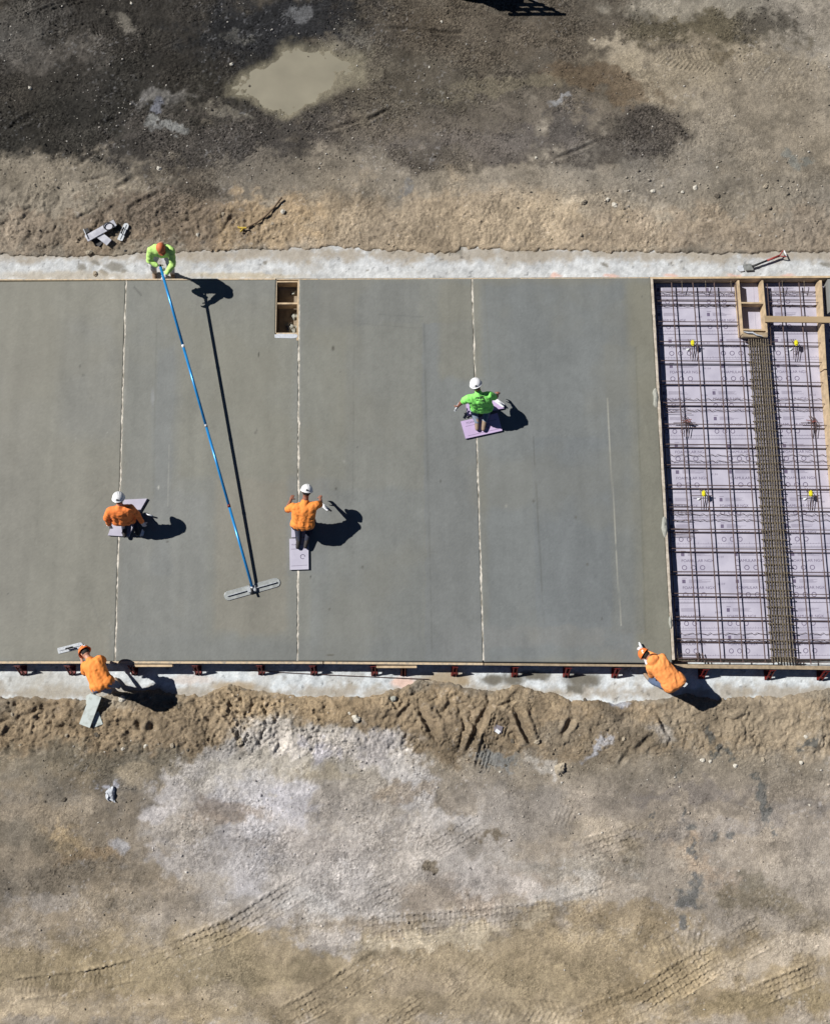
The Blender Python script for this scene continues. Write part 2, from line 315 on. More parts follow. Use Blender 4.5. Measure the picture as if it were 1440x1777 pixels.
def track(pts, wpx, grooves, depth=.018, tick=9, rim=.02, lug=0, ribs=1, band=None, fade=.25):
    pts = np.array(pts, float); x0, y0 = pts.min(0)-wpx-12; x1, y1 = pts.max(0)+wpx+12
    m = (PX > x0) & (PX < x1) & (PY > y0) & (PY < y1); px, py = PX[m], PY[m]; best = np.full(px.shape, 1e9); sd = np.zeros(px.shape); sp = np.zeros(px.shape); acc = 0
    seg = np.hypot(*np.diff(pts, axis=0).T); tot = seg.sum()
    for (a, b), L in zip(zip(pts, pts[1:]), seg):
        t = (b-a)/L; s = np.clip((px-a[0])*t[0]+(py-a[1])*t[1], 0, L); qx = px-a[0]-s*t[0]; qy = py-a[1]-s*t[1]; d = np.hypot(qx, qy); u = d < best
        best[u] = d[u]; sd[u] = (t[0]*qy-t[1]*qx)[u]; sp[u] = (acc+s)[u]; acc += L
    h = np.zeros(px.shape); hw = wpx/2; ends = sst(0, fade, sp/tot)*sst(1, 1-fade, sp/tot); ends *= (best < hw+8)
    ends *= .55+.6*vn(px*.03, py*.03, 2)
    h -= depth*.35*sst(hw+1, hw-2, best); h += rim*np.exp(-((best-hw-2)/2.2)**2)*(.4+1.2*vn(sp*.2, sd*0+3., 1))
    if ribs:
        for g in grooves: gg = sd-g*hw-1.1*np.sin(sp*.42+g*9); h += depth*(.95*np.exp(-(gg/1.2)**2)-.7*np.exp(-((gg-2.4)/1.1)**2))
    if tick:
        ph = (sp+lug*np.abs(sd)+(sd > 0)*tick*.5)/tick; h += depth*.75*np.clip(np.sin(ph*6.283)*2-1.1, 0, 1)*(best < hw)
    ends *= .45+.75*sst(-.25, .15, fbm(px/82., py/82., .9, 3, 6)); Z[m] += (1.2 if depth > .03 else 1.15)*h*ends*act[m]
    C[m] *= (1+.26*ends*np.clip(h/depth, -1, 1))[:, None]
G3 = (-.9, -.35, .3, .85)
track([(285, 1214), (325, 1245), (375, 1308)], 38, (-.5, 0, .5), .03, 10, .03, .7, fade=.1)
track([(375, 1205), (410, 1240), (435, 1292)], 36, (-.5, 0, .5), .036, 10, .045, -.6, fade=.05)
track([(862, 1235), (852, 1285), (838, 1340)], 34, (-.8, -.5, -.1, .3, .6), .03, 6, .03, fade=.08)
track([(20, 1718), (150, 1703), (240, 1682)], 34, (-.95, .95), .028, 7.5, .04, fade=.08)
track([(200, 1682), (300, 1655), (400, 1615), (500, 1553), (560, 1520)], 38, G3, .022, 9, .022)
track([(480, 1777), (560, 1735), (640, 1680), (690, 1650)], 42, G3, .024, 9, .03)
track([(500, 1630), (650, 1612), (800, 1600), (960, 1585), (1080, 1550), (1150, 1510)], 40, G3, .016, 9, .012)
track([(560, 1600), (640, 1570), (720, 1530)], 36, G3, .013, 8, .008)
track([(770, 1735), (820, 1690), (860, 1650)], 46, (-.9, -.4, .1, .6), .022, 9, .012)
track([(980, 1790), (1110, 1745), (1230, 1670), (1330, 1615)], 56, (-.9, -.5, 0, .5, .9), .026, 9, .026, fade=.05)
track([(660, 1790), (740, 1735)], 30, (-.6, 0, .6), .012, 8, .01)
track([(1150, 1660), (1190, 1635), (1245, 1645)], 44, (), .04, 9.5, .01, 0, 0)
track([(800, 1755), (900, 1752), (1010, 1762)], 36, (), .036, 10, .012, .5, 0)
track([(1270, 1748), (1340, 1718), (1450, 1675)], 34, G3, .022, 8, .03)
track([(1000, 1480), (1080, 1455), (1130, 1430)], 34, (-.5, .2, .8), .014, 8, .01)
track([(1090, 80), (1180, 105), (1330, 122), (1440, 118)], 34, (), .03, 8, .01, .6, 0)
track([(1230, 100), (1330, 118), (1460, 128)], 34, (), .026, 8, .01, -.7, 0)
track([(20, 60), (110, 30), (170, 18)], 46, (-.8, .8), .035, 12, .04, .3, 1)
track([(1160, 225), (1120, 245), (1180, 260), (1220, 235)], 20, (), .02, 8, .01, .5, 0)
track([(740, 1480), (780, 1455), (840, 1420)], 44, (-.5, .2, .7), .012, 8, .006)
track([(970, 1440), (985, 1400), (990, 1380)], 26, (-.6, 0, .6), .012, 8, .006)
track([(160, 40), (178, 70)], 12, (-.4, .4), .03, 0, .01)
grain = rng.standard_normal(X.shape); sharp = .35+1.3*sst(-.35, .45, fbm(X, Y, .55, 4, 7, .6))
Z += act*grain*(.0026*sharp+.0022*rough_tl+.0022*gy+.0042*berm_b+.003*berm_t)
dk = sst(.16, .05, C[..., 1]); C *= np.clip(1+(.10+.34*dk+.05*gy)*rng.standard_normal(X.shape)*sharp, .3, 2.6)[..., None]
gain = 1+.07*sst(300, 380, PY)*(PY < 600)+.02*sst(1180, 1200, PY)+(.0+.10*sst(100, 520, PX))*sst(1330, 1440, PY)+.25*sst(1560, 1640, PY)+.10*sst(640, 760, PX)*sst(1380, 1430, PY)*sst(1600, 1540, PY)
C *= gain[..., None]
lum = C @ np.array([.3, .59, .11]); C = lum[..., None]+.80*(C-lum[..., None]); C *= np.array([.995, .995, 1.03]); C *= 1+(sst(1320, 1400, PY)*.05)[..., None]*np.array([1, 1.1, 2.2]); C *= (1-.13*rough_tl)[..., None]
Z = np.where(dout > .08, np.maximum(Z, .012), Z)
# puddle basin
pu = np.hypot((PX-514)/96, (PY-138-(PX-512)*-.13)/(50*(.5+.5*sst(410, 500, PX))))+.42*fbm(X, Y, .9, 4, 5)+.26*fbm(X, Y, .22, 4, 3)+.35*np.exp(-((PX-450)/32)**2-((PY-100)/22)**2)+.3*np.exp(-((PX-590)/30)**2-((PY-175)/20)**2)
ZPW = .022
bas = sst(1.45, .78, pu); Z = Z*(1-bas)+bas*(ZPW-.010-.006*(1-pu)+.010*mic+.004*lump)
put(sst(1.5, .85, pu+.25*NZ)*.9, (138, 131, 112))
Z -= SD_*sst(1120, 1150, PY)
C = np.clip(C, .003, .95)/K
core = (X > core_x[0]) & (X < core_x[-1]) & (Y > core_y[0]) & (Y < core_y[-1]); Z = np.where(core, Z, .0)
M_ground = vmat('soil', .95, .30, 42, .9, 48, .12)
g = obj('ground', grid_mesh('ground', xs, ys, Z, C), M_ground); tag(g, kind='structure')
def gz(p):
    i = min(max(int(np.searchsorted(xs, p[0])), 0), len(xs)-1); j = min(max(int(np.searchsorted(ys, p[1])), 0), len(ys)-1); return float(Z[j, i])
# puddle
a, b = P(400, 70), P(625, 205)
M_pud = mat('muddy_water', alb(140, 134, 116), .5, .10, 1.6, spec=.25)
tag(MB().prism([(a.x, b.y), (b.x, b.y), (b.x, a.y), (a.x, a.y)], ZPW-.004, ZPW).build('puddle', M_pud), kind='structure')

# ================================================================ CASTING STRIPS (old concrete the forms stand on)
def strip(name, y0, y1, seed):
    a = P(-500, y0).y; b = P(-500, y1).y; sx = np.arange(-13, 13, .03); sy = np.arange(min(a, b), max(a, b), .03)
    U, V = np.meshgrid(sx, sy); qx, qy = toPX(U, V)
    c = np.empty(U.shape+(3,)); c[:] = lin((196, 198, 198) if seed == 1 else (208, 213, 215)); n = fbm(U, V, .8, 5, seed, .6); n2 = fbm(U, V, .14, 4, seed+2, .6)
    c *= (1+.24*n+.26*n2+.24*fbm(U, V, .07, 3, 4, .8)+.05*rng.standard_normal(U.shape))[..., None]
    d = sst(.08, .3, fbm(U, V, .5, 6, seed+1, .7)); c += (.4*d)[..., None]*(lin((172, 166, 154))-c)
    edge = np.abs(qy-(441 if seed == 1 else 1203)); c += (.7*sst(20, 2, edge+22*fbm(U, V, .3, 5, 5, .7)))[..., None]*(lin((158, 144, 122))-c)
    c *= (1-.5*sst(.5, .62, fbm(U, V, .13, 3, seed+4, .7))-.25*sst(.42, .5, fbm(U, V, .5, 5, seed+2, .75)))[..., None]
    def sp(x, y, rx, ry, k, op=.9):
        m = op*(1-sst(.6, 1.4, np.hypot((qx-x+9*n2+6*n)/rx, (qy-y+5*n2)/ry))); c[:] = c+m[..., None]*(lin(k)-c)
    if seed == 1:
        for q in [(142, 464, 9, 7), (200, 462, 16, 8), (215, 470, 6, 4), (180, 472, 6, 4), (165, 455, 5, 3), (460, 456, 5, 3), (1053, 460, 4, 3), (1432, 458, 8, 5), (795, 432, 8, 10), (640, 470, 4, 2)]: sp(*q, (132, 128, 118))
        sp(120, 478, 120, 8, (176, 166, 148), .7); sp(420, 478, 90, 5, (188, 172, 140), .6)
        for x in (965, 1060, 1165, 1275, 1365): sp(x, 478, 12, 3, (222, 176, 158), .7)
    else:
        for q in [(1015, 1180, 34, 13), (860, 1180, 22, 9), (930, 1172, 26, 8), (895, 1180, 16, 12), (1000, 1195, 16, 8)]: sp(*q, (116, 112, 102), 1)
        sp(700, 1185, 22, 9, (226, 188, 168), .8); sp(330, 1180, 40, 8, (206, 186, 170), .5); sp(775, 1180, 46, 16, (160, 140, 108), .85); sp(400, 1192, 40, 10, (168, 148, 118), .8)
        sp(80, 1185, 90, 22, (170, 164, 150), .5)
    z = .005*n+.010*n2+.006*fbm(U, V, .07, 2, 5)-(SD_ if seed == 2 else 0)
    o = obj(name, grid_mesh(name, sx, sy, z, np.clip(c, .01, .8)/K), M_strip); return tag(o, kind='structure')
M_strip = vmat('rough_concrete', .85, .14, 30, .5, 60, .3)
strip('concrete_strip', 415, 487, 1); strip('concrete_strip', 1138, 1238, 2)
# rough rubble-faced lip of spilled cement on the south strip
# ================================================================ CONCRETE SLABS
M_slab = vmat('wet_concrete', .62, .045, 60, .12, 40, .25)
def top_y(px): return np.interp(px, [-400, 0, 300, 520, 820, 1130, 1440, 1900], [487, 486.5, 485.7, 485.5, 484.5, 482.8, 481, 479])
def bot_y(px): return np.interp(px, [-400, 0, 480, 800, 960, 1170, 1440, 1900], [1147.5, 1147.5, 1147, 1149.5, 1151, 1153, 1156.5, 1160])
YT = P(500, 485.5, ZS).y; YB = P(500, 1147, ZS).y
J = {1: ((219, 486), (200, 1147)), 2: ((519, 486), (516.5, 1147)), 3: ((819, 484), (839, 1149)), 4: ((1129.5, 483), (1167.5, 1152))}
def jx(k, y):
    (a, b), (c, d) = J[k]; p = P(a, b, ZS); q = P(c, d, ZS); return p.x+(q.x-p.x)*(y-p.y)/(q.y-p.y)
def slab(x_left, x_right, label, hole=None, n=150):
    ny = 270; v = np.linspace(0, 1, ny); nx = n; u = np.linspace(0, 1, nx); yy = YB+(YT-YB)*v
    xl = np.array([x_left(y) for y in yy]); xr = np.array([x_right(y) for y in yy])
    U = xl[:, None]+(xr-xl)[:, None]*u[None]; V = np.repeat(yy[:, None], nx, 1)
    qx, _ = toPX(U, V, ZS); 
    yt = np.array([P(500, t, ZS).y for t in np.linspace(470, 1170, 60)])
    tops = np.interp(top_y(qx[-1]), np.linspace(470, 1170, 60), yt); bots = np.interp(bot_y(qx[0]), np.linspace(470, 1170, 60), yt)
    V = bots[None]+(tops-bots)[None]*v[:, None]; 
    if hole:
        hx0, hx1, hy0, hy1 = hole
        j0 = np.argmin(abs(V[:, 0]-hy0)); V[j0] = hy0; i0 = np.argmin(abs(U[-20]-hx0)); i1 = np.argmin(abs(U[-20]-hx1)); U[j0:, i0] = hx0
    qx, qy = toPX(U, V, ZS); c = np.empty(U.shape+(3,)); c[:] = lin((139, 140, 133))
    n1 = fbm(U, V, 1.1, 4, 2); n2 = fbm(U, V, .25, 4, 4)
    def rect(x0, y0, x1, y1, k, op=.8, s=5, sk=.035):
        xx = qx-(qy-820)*sk*((qx-570)/600)+4*n2+4*n1; yv = qy+8*n2+8*n1
        m = op*sst(x0-s, x0+s, xx)*sst(x1+s, x1-s, xx)*sst(y0-s, y0+s, yv)*sst(y1+s, y1-s, yv); c[:] = c+m[..., None]*(lin(k)-c)
    tan, gry = (146, 143, 129), (133, 137, 137)
    rect(-300, 480, 212, 1150, tan, .6, 8); rect(-300, 600, 60, 1100, (143, 141, 131), .6, 30); rect(150, 560, 212, 700, tan, .5); rect(100, 560, 205, 760, (141, 142, 137), .5, 20)
    rect(265, 600, 300, 1000, gry, .5, 6); rect(205, 860, 360, 1115, (137, 139, 136), .5, 8); rect(310, 520, 510, 830, (143, 142, 130), .7, 10); rect(375, 830, 500, 1100, (146, 142, 129), .7, 8)
    rect(500, 820, 570, 1000, (134, 136, 134), .6, 6); rect(230, 490, 470, 560, (140, 140, 132), .6, 20); rect(200, 1110, 1150, 1150, (132, 135, 133), .5, 10)
    rect(545, 487, 730, 560, (131, 133, 130), .5, 5); rect(525, 570, 600, 830, (141, 141, 130), .6, 6); rect(540, 850, 735, 1150, (133, 137, 136), .5, 6); rect(735, 560, 830, 1150, (131, 135, 136), .6, 2)
    rect(765, 490, 890, 660, (141, 139, 126), .6, 8); rect(840, 490, 1110, 1150, (131, 136, 137), .7, 10); rect(925, 760, 1060, 1090, (129, 134, 136), .5, 2); rect(1095, 490, 1170, 1150, (141, 139, 124), .75, 10)
    rect(1055, 600, 1110, 1100, (134, 136, 131), .5, 3); rect(835, 1090, 1040, 1125, (139, 140, 137), .6, 6); rect(760, 1090, 840, 1150, (138, 140, 138), .5, 8)
    c *= (1+.07*n1+.06*n2+.05*fbm(U*6, V*.5, .9, 4, 6)+.04*fbm(U, V, .1, 2, 1))[..., None]
    def ln(x0, y0, x1, y1, k, wd=1.0, op=.5, seed=1):
        L = math.hypot(x1-x0, y1-y0); tx, ty = (x1-x0)/L, (y1-y0)/L; s = (qx-x0)*tx+(qy-y0)*ty; d = abs(-(qx-x0)*ty+(qy-y0)*tx)
        m = op*np.clip(1.4-d/wd, 0, 1)*(s > 0)*(s < L)*sst(.0, .35, vn(s*.05, s*0+seed, seed)); c[:] = c+m[..., None]*(lin(k)-c)
    ln(736, 560, 750, 1150, (112, 114, 110), 1.5, .5); ln(925, 758, 944, 1086, (108, 110, 106), 1.4, .6); ln(1053, 690, 1077, 1086, (190, 188, 176), .95, .75, 3); ln(293, 770, 291, 880, (170, 170, 162), 1.0, .5, 2)
    ln(272, 560, 266, 860, (118, 120, 112), 1.4, .4, 4); ln(615, 500, 612, 860, (118, 120, 114), 1.2, .4, 5); ln(1103, 600, 1120, 1100, (122, 122, 108), 1.5, .5, 6); ln(655, 545, 735, 550, (116, 118, 114), 1.2, .5, 2)
    ln(190, 1080, 204, 1140, (168, 168, 160), 1.4, .5, 2); ln(610, 560, 735, 570, (120, 121, 117), 1.2, .4, 3); ln(155, 1030, 175, 1090, (122, 122, 116), 1.5, .4, 4)
    ln(232, 497, 246, 513, (92, 92, 88), 1.6, .7, 5); ln(222, 600, 216, 700, (160, 160, 152), 2, .4, 6); ln(150, 895, 190, 850, (120, 120, 114), 1.4, .4); ln(840, 490, 850, 640, (126, 126, 116), 1.3, .3, 7)
    sp = lambda x, y, rx, ry, k: c.__iadd__((np.clip(1.5-np.hypot((qx-x)/rx, (qy-y)/ry), 0, 1))[..., None]*(lin(k)-c))
    sp(578, 604, 2.2, 4, (72, 72, 66)); sp(449, 615, 1.4, 4, (60, 60, 56)); sp(539, 1001, 1.3, 2, (80, 80, 76)); sp(583, 848, 2, 2.5, (96, 96, 90)); sp(265, 690, 3, 14, (150, 152, 150)); sp(275, 846, 1.5, 3, (190, 190, 182)); sp(573, 1137, 6, 1.6, (96, 94, 86))
    for _ in range(26): sp(random.uniform(0, 1120), random.uniform(490, 1140), random.uniform(1, 2.2), random.uniform(1, 3), random.choice([(110, 110, 104), (164, 164, 156), (100, 100, 96)]))
    st = fbm(U*3.2, V*.35, .9, 6, 5, .65); pt = fbm(U, V, .9, 6, 3, .66); arc = fbm(U*1.2+V*.5, V*.45, .5, 5, 1, .6)
    c *= (.75*(1+.12*st+.045*sst(.02, .14, pt)-.035*sst(.05, .2, arc)+.035*rng.standard_normal(U.shape)))[..., None]
    c += (.18*sst(.05, .35, fbm(U, V, 1.6, 4, 6)))[..., None]*(lin((128, 124, 108))-c)
    z = ZS+.0015*fbm(U, V, .6, 3, 5)+.0008*st
    # gather, cut the hole, add sides
    bm = bmesh.new(); lay = bm.verts.layers.float_color.new('Col')
    cc = np.clip(c, .01, .8)/K
    inh = lambda j, i: hole and (j0 <= j and i0 <= i < i1)
    vs = {}
    def vert(j, i):
        if (j, i) not in vs:
            q = bm.verts.new((U[j, i], V[j, i], z[j, i])); q[lay] = (*cc[j, i], 1); vs[(j, i)] = q
        return vs[(j, i)]
    for j in range(ny-1):
        for i in range(nx-1):
            if not inh(j, i): f = bm.faces.new((vert(j, i), vert(j, i+1), vert(j+1, i+1), vert(j+1, i))); f.smooth = True
    be = [e for e in bm.edges if e.is_boundary]
    r = bmesh.ops.extrude_edge_only(bm, edges=be)
    for q in r['geom']:
        if isinstance(q, bmesh.types.BMVert): q.co.z = .03
    me = bpy.data.meshes.new('concrete_slab'); bm.to_mesh(me); bm.free()
    return tag(obj('concrete_slab', me, M_slab), label, 'concrete slab')
e = .022
hL, hR = P(480, 540, ZS).x, P(514.5, 540, ZS).x; hT = P(497, 489.5, ZS).y; hB = P(497, 578, ZS).y
slab(lambda y: -11.0, lambda y: jx(1, y)-.008, 'wet grey concrete slab cut off by the left edge of the photo', n=150)
slab(lambda y: jx(1, y)+.008, lambda y: jx(2, y)-.008, 'wet concrete slab with the bull float on it and a framed pocket in its corner', (hL-.02, 9, hB-.03, 9), 150)
slab(lambda y: jx(2, y)+.008, lambda y: jx(3, y)-.008, 'wet concrete slab between the kneeling orange worker and the kneeling green worker', n=150)
slab(lambda y: jx(3, y)+.008, lambda y: jx(4, y)-e*.6, 'wet grey concrete slab next to the open rebar form', n=150)

# ================================================================ MATERIALS
M_wood = mat('form_lumber', alb(196, 172, 138), .75, .25, 9, bump=.3, bscale=50, stretch=(1, 1, 1))
M_woodg = mat('weathered_lumber', alb(160, 142, 116), .8, .25, 14, bump=.3)
M_joint = mat('cement_smeared_wood', alb(150, 144, 130), .85, .2, 7, col2=alb(224, 216, 202), thr=(.36, .60))
M_ply = mat('form_plank', alb(206, 184, 152), .75, .2, 16, bump=.3, col2=alb(150, 144, 132), thr=(.45, .75))
M_shade_plank = mat('shade_dark_plank', alb(70, 58, 46), .8, .3, 10)  # wood tone with the pocket's shade put into it
M_rust = mat('rusty_rebar', alb(100, 78, 70), .75, .3, 60, col2=alb(70, 58, 58), thr=(.4, .6))
M_cage = mat('tan_rebar', alb(126, 114, 94), .7, .3, 50, col2=alb(62, 54, 48), thr=(.4, .65))
M_foam = mat('purple_foam', alb(192, 188, 202), .75, .06, 3, bump=.1, col2=alb(172, 168, 184), thr=(.35, .7))
M_foamd = mat('purple_foam_pad', alb(192, 170, 206), .75, .06, 5)
M_print = mat('printed_ink', alb(106, 96, 120), .8, .25, 30)
M_red = mat('red_steel', alb(118, 26, 18), .5, .35, 30, metal=.0, col2=alb(58, 14, 10), thr=(.4, .7))
M_ylw = mat('dusty_yellow', alb(206, 176, 62), .7, .25, 30)
M_yel = mat('yellow_plastic', alb(226, 216, 40), .5, .1, 30)
M_alu = mat('magnesium', alb(176, 180, 184), .45, .25, 40, metal=.3)
M_grip = mat('black_grip', alb(28, 28, 30), .6, .2, 20)
M_blue = mat('blue_anodised', alb(40, 140, 206), .3, .12, 10, metal=.25)
M_white = mat('white_plastic', alb(230, 232, 234), .4, .05, 10)
M_board = mat('white_foam_board', alb(196, 204, 200), .7, .14, 9, col2=alb(160, 164, 156), thr=(.5, .75))
M_rock = mat('river_stone', alb(168, 156, 136), .9, .25, 9, bump=.4, bscale=30)
M_rockw = mat('pale_stone', alb(206, 200, 186), .9, .2, 9, bump=.4, bscale=30)
M_dark = mat('dark_stone', alb(98, 90, 78), .95, .25, 9, bump=.4)
M_cem = mat('dried_cement', alb(196, 200, 206), .9, .12, 20, bump=.8, bscale=22)
M_grey = mat('grey_cement_lump', alb(160, 160, 150), .9, .15, 30, bump=.8, bscale=30)
M_black = mat('black_paint', alb(24, 24, 26), .6, .2, 10)

# ================================================================ JOINT AND FORM BOARDS
def vboard(name, k, w, label, z=ZS+.003, m=None, cat='form board', seed=0, off=0):
    """board on edge between slabs, its top slightly smeared and ragged"""
    bm = bmesh.new(); n = 240; rows = []
    for i in range(n+1):
        y = YB+(YT-YB)*i/n; x = jx(k, y)+off; a = w/2*max(.12, .45+.9*mnoise.noise((seed, y*2.3, 0))+.6*mnoise.noise((seed+5, y*13, 0))); b = w/2*max(.12, .5+.8*mnoise.noise((seed+9, y*2.9, 0))+.6*mnoise.noise((seed+3, y*16, 0)))
        rows.append([bm.verts.new((x-a, y, .02)), bm.verts.new((x-a, y, z)), bm.verts.new((x+b, y, z)), bm.verts.new((x+b, y, .02))])
    for A, B in zip(rows, rows[1:]):
        for j in range(3): bm.faces.new((A[j], B[j], B[j+1], A[j+1]))
    bm.faces.new(rows[0]); bm.faces.new(rows[-1][::-1]); bmesh.ops.recalc_face_normals(bm, faces=bm.faces)
    me = bpy.data.meshes.new(name); bm.to_mesh(me); bm.free(); return tag(obj(name, me, m or M_joint), label, cat, 'wooden joint boards between the slabs')
vboard('joint_board', 1, .048, 'thin wooden joint board running under the leftmost kneeling worker', seed=1)
vboard('joint_board', 2, .058, 'thin wooden joint board below the pocket in the slab, under the second orange worker', seed=2)
vboard('joint_board', 3, .05, 'pale wooden joint board running under the kneeling worker in green', seed=3)
# form wall beside the open bay
wl = empty('form_wall', P(1149, 820, 0), 'wooden form wall between the wet slab and the open rebar bay, cement on its edge', 'form board')
m = MB()
for i in range(60):
    y0 = YB+(YT-YB)*i/60; y1 = YB+(YT-YB)*(i+1)/60+.002; w0 = .046+.014*random.random()
    m.box((jx(4, y0)+.012, y0, .165), (jx(4, y1)+.012, y1, .165), w0, .28)
m.build('board', mat('cement_crusted_board', alb(206, 194, 178), .85, .15, 12, bump=.4, col2=alb(176, 164, 146), thr=(.4, .65)), wl)
for (px, py, l, ww) in [(1137.5, 690, .46, .12), (1153, 914, .46, .13), (1163, 1080, .3, .06)]:
    c = P(px, py, ZS); m = MB()
    m.ball(Vector((c.x, c.y, ZS-.01)), 1, (ww/2, l/2, .045), 3); o = m.build('cement_patch', M_grey, wl, True)
    for v in o.data.vertices: v.co += Vector((mnoise.noise(v.co*18)*.025, mnoise.noise(v.co*18+Vector((5, 5, 5)))*.03, mnoise.noise(v.co*25)*.01))

def plank(name, pts, w, h, z, material, label, cat='form board', group=None, bev=.002, zt=None):
    r = MB().box(Vector((pts[0].x, pts[0].y, z-h/2)), Vector((pts[1].x, pts[1].y, z-h/2)), w, h, bev=bev)
    return tag(r.build(name, material), label, cat, group)
# north form board: long thin edge beside the slabs, wider lumber at the open bay
plank('form_board', (P(-200, 485.4, ZS), P(478, 483.8, ZS)), .03, .27, ZS-.002, M_ply, 'long thin north form board behind the two left slabs, by the standing worker\'s feet')
plank('form_board', (P(480, 484.4, ZS), P(1126, 481.6, ZS)), .022, .27, ZS+.001, M_ply, 'long thin north form board behind the two slabs right of the pocket')
plank('form_board', (P(1128, 482.2, ZS), P(1640, 478.5, ZS)), .045, .28, ZS+.004, M_wood, 'brown wooden form board closing the top end of the rebar bay')
# south side
sb = [((-200, 1150.2), (207, 1149.7)), ((209, 1149.7), (560, 1150.4)), ((562, 1150.4), (838, 1152.6)), ((840, 1152.8), (1168, 1156)), ((1170, 1156), (1640, 1162))]
sl_ = ['south form board left of the first joint, with the bent orange worker over it', 'south form board below the slab with the bull float', 'south form board below the middle slab', 'south form board left of the jacketed worker, cement along its edge', 'grey south form board closing the bottom end of the rebar bay']
for i, (a, b) in enumerate(sb):
    o = plank('form_board', (P(*a, ZS), P(*b, ZS)), .045 if i < 4 else .075, .38, ZS+.004, M_ply if i < 3 else M_woodg, sl_[i])
for (x0, x1, y, lb) in [(230, 299, 1155.5, 'short pale board nailed outside the form left of the bull float'), (653, 723, 1157.5, 'short pale board nailed outside the form below the middle slab')]:
    plank('short_board', (P(x0, y, ZS-.01), P(x1, y, ZS-.01)), .045, .09, ZS-.012, M_wood, lb, 'board')
# cable lying on the strip
pts = [P(425, 1163, -.07), P(470, 1166, -.076), P(560, 1171, -.076), P(650, 1175, -.076), P(745, 1179, -.06)]
tag(MB().tube(pts, .008, 6).build('cable', M_rust), 'thin brown rod lying along the concrete strip under the form', 'rod')

# ---------------------------------------------------------------- red form brackets
brx = [28, 115, 225, 337, 449, 541, 647, 700, 790, 895, 987, 1073, 1226, 1342, 1436]
desc = ['near the left edge of the photo', 'left of the bent worker in the orange shirt', 'just right of the bent worker in the orange shirt', 'right of the short pale board, left of the bull float head', 'straight below the bull float head',
        'just right of the second joint board', 'at the left end of the second short pale board', 'under the right end of the second short pale board', 'left of the third joint board', 'above the damp cement spill, right of the third joint board',
        'above the grey cement patch, left of the jacketed worker', 'just left of the jacketed worker', 'right of the jacketed worker, by the rebar bay', 'below the rebar cage', 'at the right edge of the photo']
def bracket(proto, px, lb):
    base = P(px, float(bot_y(px))+4, ZS); loc = Vector((base.x, base.y-.045, -SD_))
    if proto is None:
        r = empty('form_bracket', loc, '', 'bracket'); 
        MB().box(loc+Vector((0, 0, .012)), loc+Vector((0, -.20, .012)), .13, .016).build('base_plate', M_red, r)
        for s in (-.035, .035):
            MB().box(loc+Vector((s, -.012, .345)), loc+Vector((s, -.19, .03)), .022, .03, bev=.003).build('brace', M_red, r)
        MB().box(loc+Vector((0, -.008, .02)), loc+Vector((0, -.008, .37)), .12, .014, up=(0, 1, 0)).build('upright_plate', M_red, r)
        MB().tube([loc+Vector((0, -.16, -.03)), loc+Vector((0, -.16, .06))], .011).build('stake', M_rust, r)
        MB().box(loc+Vector((-.05, -.05, .24)), loc+Vector((.05, -.05, .24)), .03, .02).build('cross_tie', M_red, r)
    else:
        r = proto.copy(); COL.objects.link(r); r.location = loc; r.rotation_euler.z = random.uniform(-.08, .08)
        for ch in list(proto.children):
            c = ch.copy(); COL.objects.link(c); c.parent = r; c.matrix_parent_inverse = Matrix.Translation(-proto.location)
    return tag(r, 'red steel form bracket '+lb, 'bracket', 'red brackets bracing the south form')
pb = None
for px, d in zip(brx, desc):
    q = bracket(pb, px, d); pb = pb or q

# ---------------------------------------------------------------- pocket in the second slab
pk = empty('pocket_frame', P(497, 535, 0), 'open wooden pocket frame cast into the slab beside the second joint board', 'wooden frame')
yB = hB; yT = hT
MB().box((hL-.008, yB, .165), (hL-.008, yT+.03, .165), .016, .28).build('side_board', M_shade_plank, pk)  # coloured dark so the shaded inner face of the pocket turns black
MB().box((hL-.009, yB, ZS+.008), (hL-.009, yT+.03, ZS+.008), .014, .010).build('cement_edge', M_ply, pk)  # pale top of the same board, split from its darkened side
MB().box((hR+.03, yB-.16, .16), (hR+.03, yT+.035, .16), .036, .29).build('side_board', M_wood, pk)
MB().box((hL, yT+.012, .168), (hR+.012, yT+.012, .168), .03, .28).build('end_board', M_wood, pk)
ym = P(497, 526, ZS).y
MB().box((hL, ym, .16), (hR+.012, ym, .16), .036, .27).build('divider_board', M_wood, pk)
MB().box((hL, yB-.006, .17), (hR+.012, yB-.006, .17), .032, .27).build('end_board', M_ply, pk)
m = MB(); rr = []
for k in range(24):
    t = 2*math.pi*k/24; rr.append((P(496, 583, ZS).x+.24*max(-1, min(1, 1.25*math.cos(t)))+.012*random.random(), P(496, 583.5, ZS).y+.045*max(-1, min(1, 1.3*math.sin(t)))+.012*random.random()))
o = m.prism(rr, ZS-.01, ZS+.008).build('cement_smear', M_cem, pk)
for (px, py, r) in [(509, 508, .06), (507, 571, .11), (513, 548, .08), (500, 562, .05)]:
    m = MB(); m.ball(P(px, py, -.02), r, (1, .9, .5), 3); o = m.build('rubble', M_grey, pk, True)
    for v in o.data.vertices: v.co += Vector((mnoise.noise(v.co*22), mnoise.noise(v.co*22+Vector((3, 1, 2))), mnoise.noise(v.co*22+Vector((9, 1, 2)))))*.055
tag(MB().prism([(hL, yB), (hR, yB), (hR, yT), (hL, yT)], -.07, -.04).build('pocket_floor', mat('pocket_soil', alb(150, 136, 116), .95, .2, 14, bump=.6, bscale=20), pk))

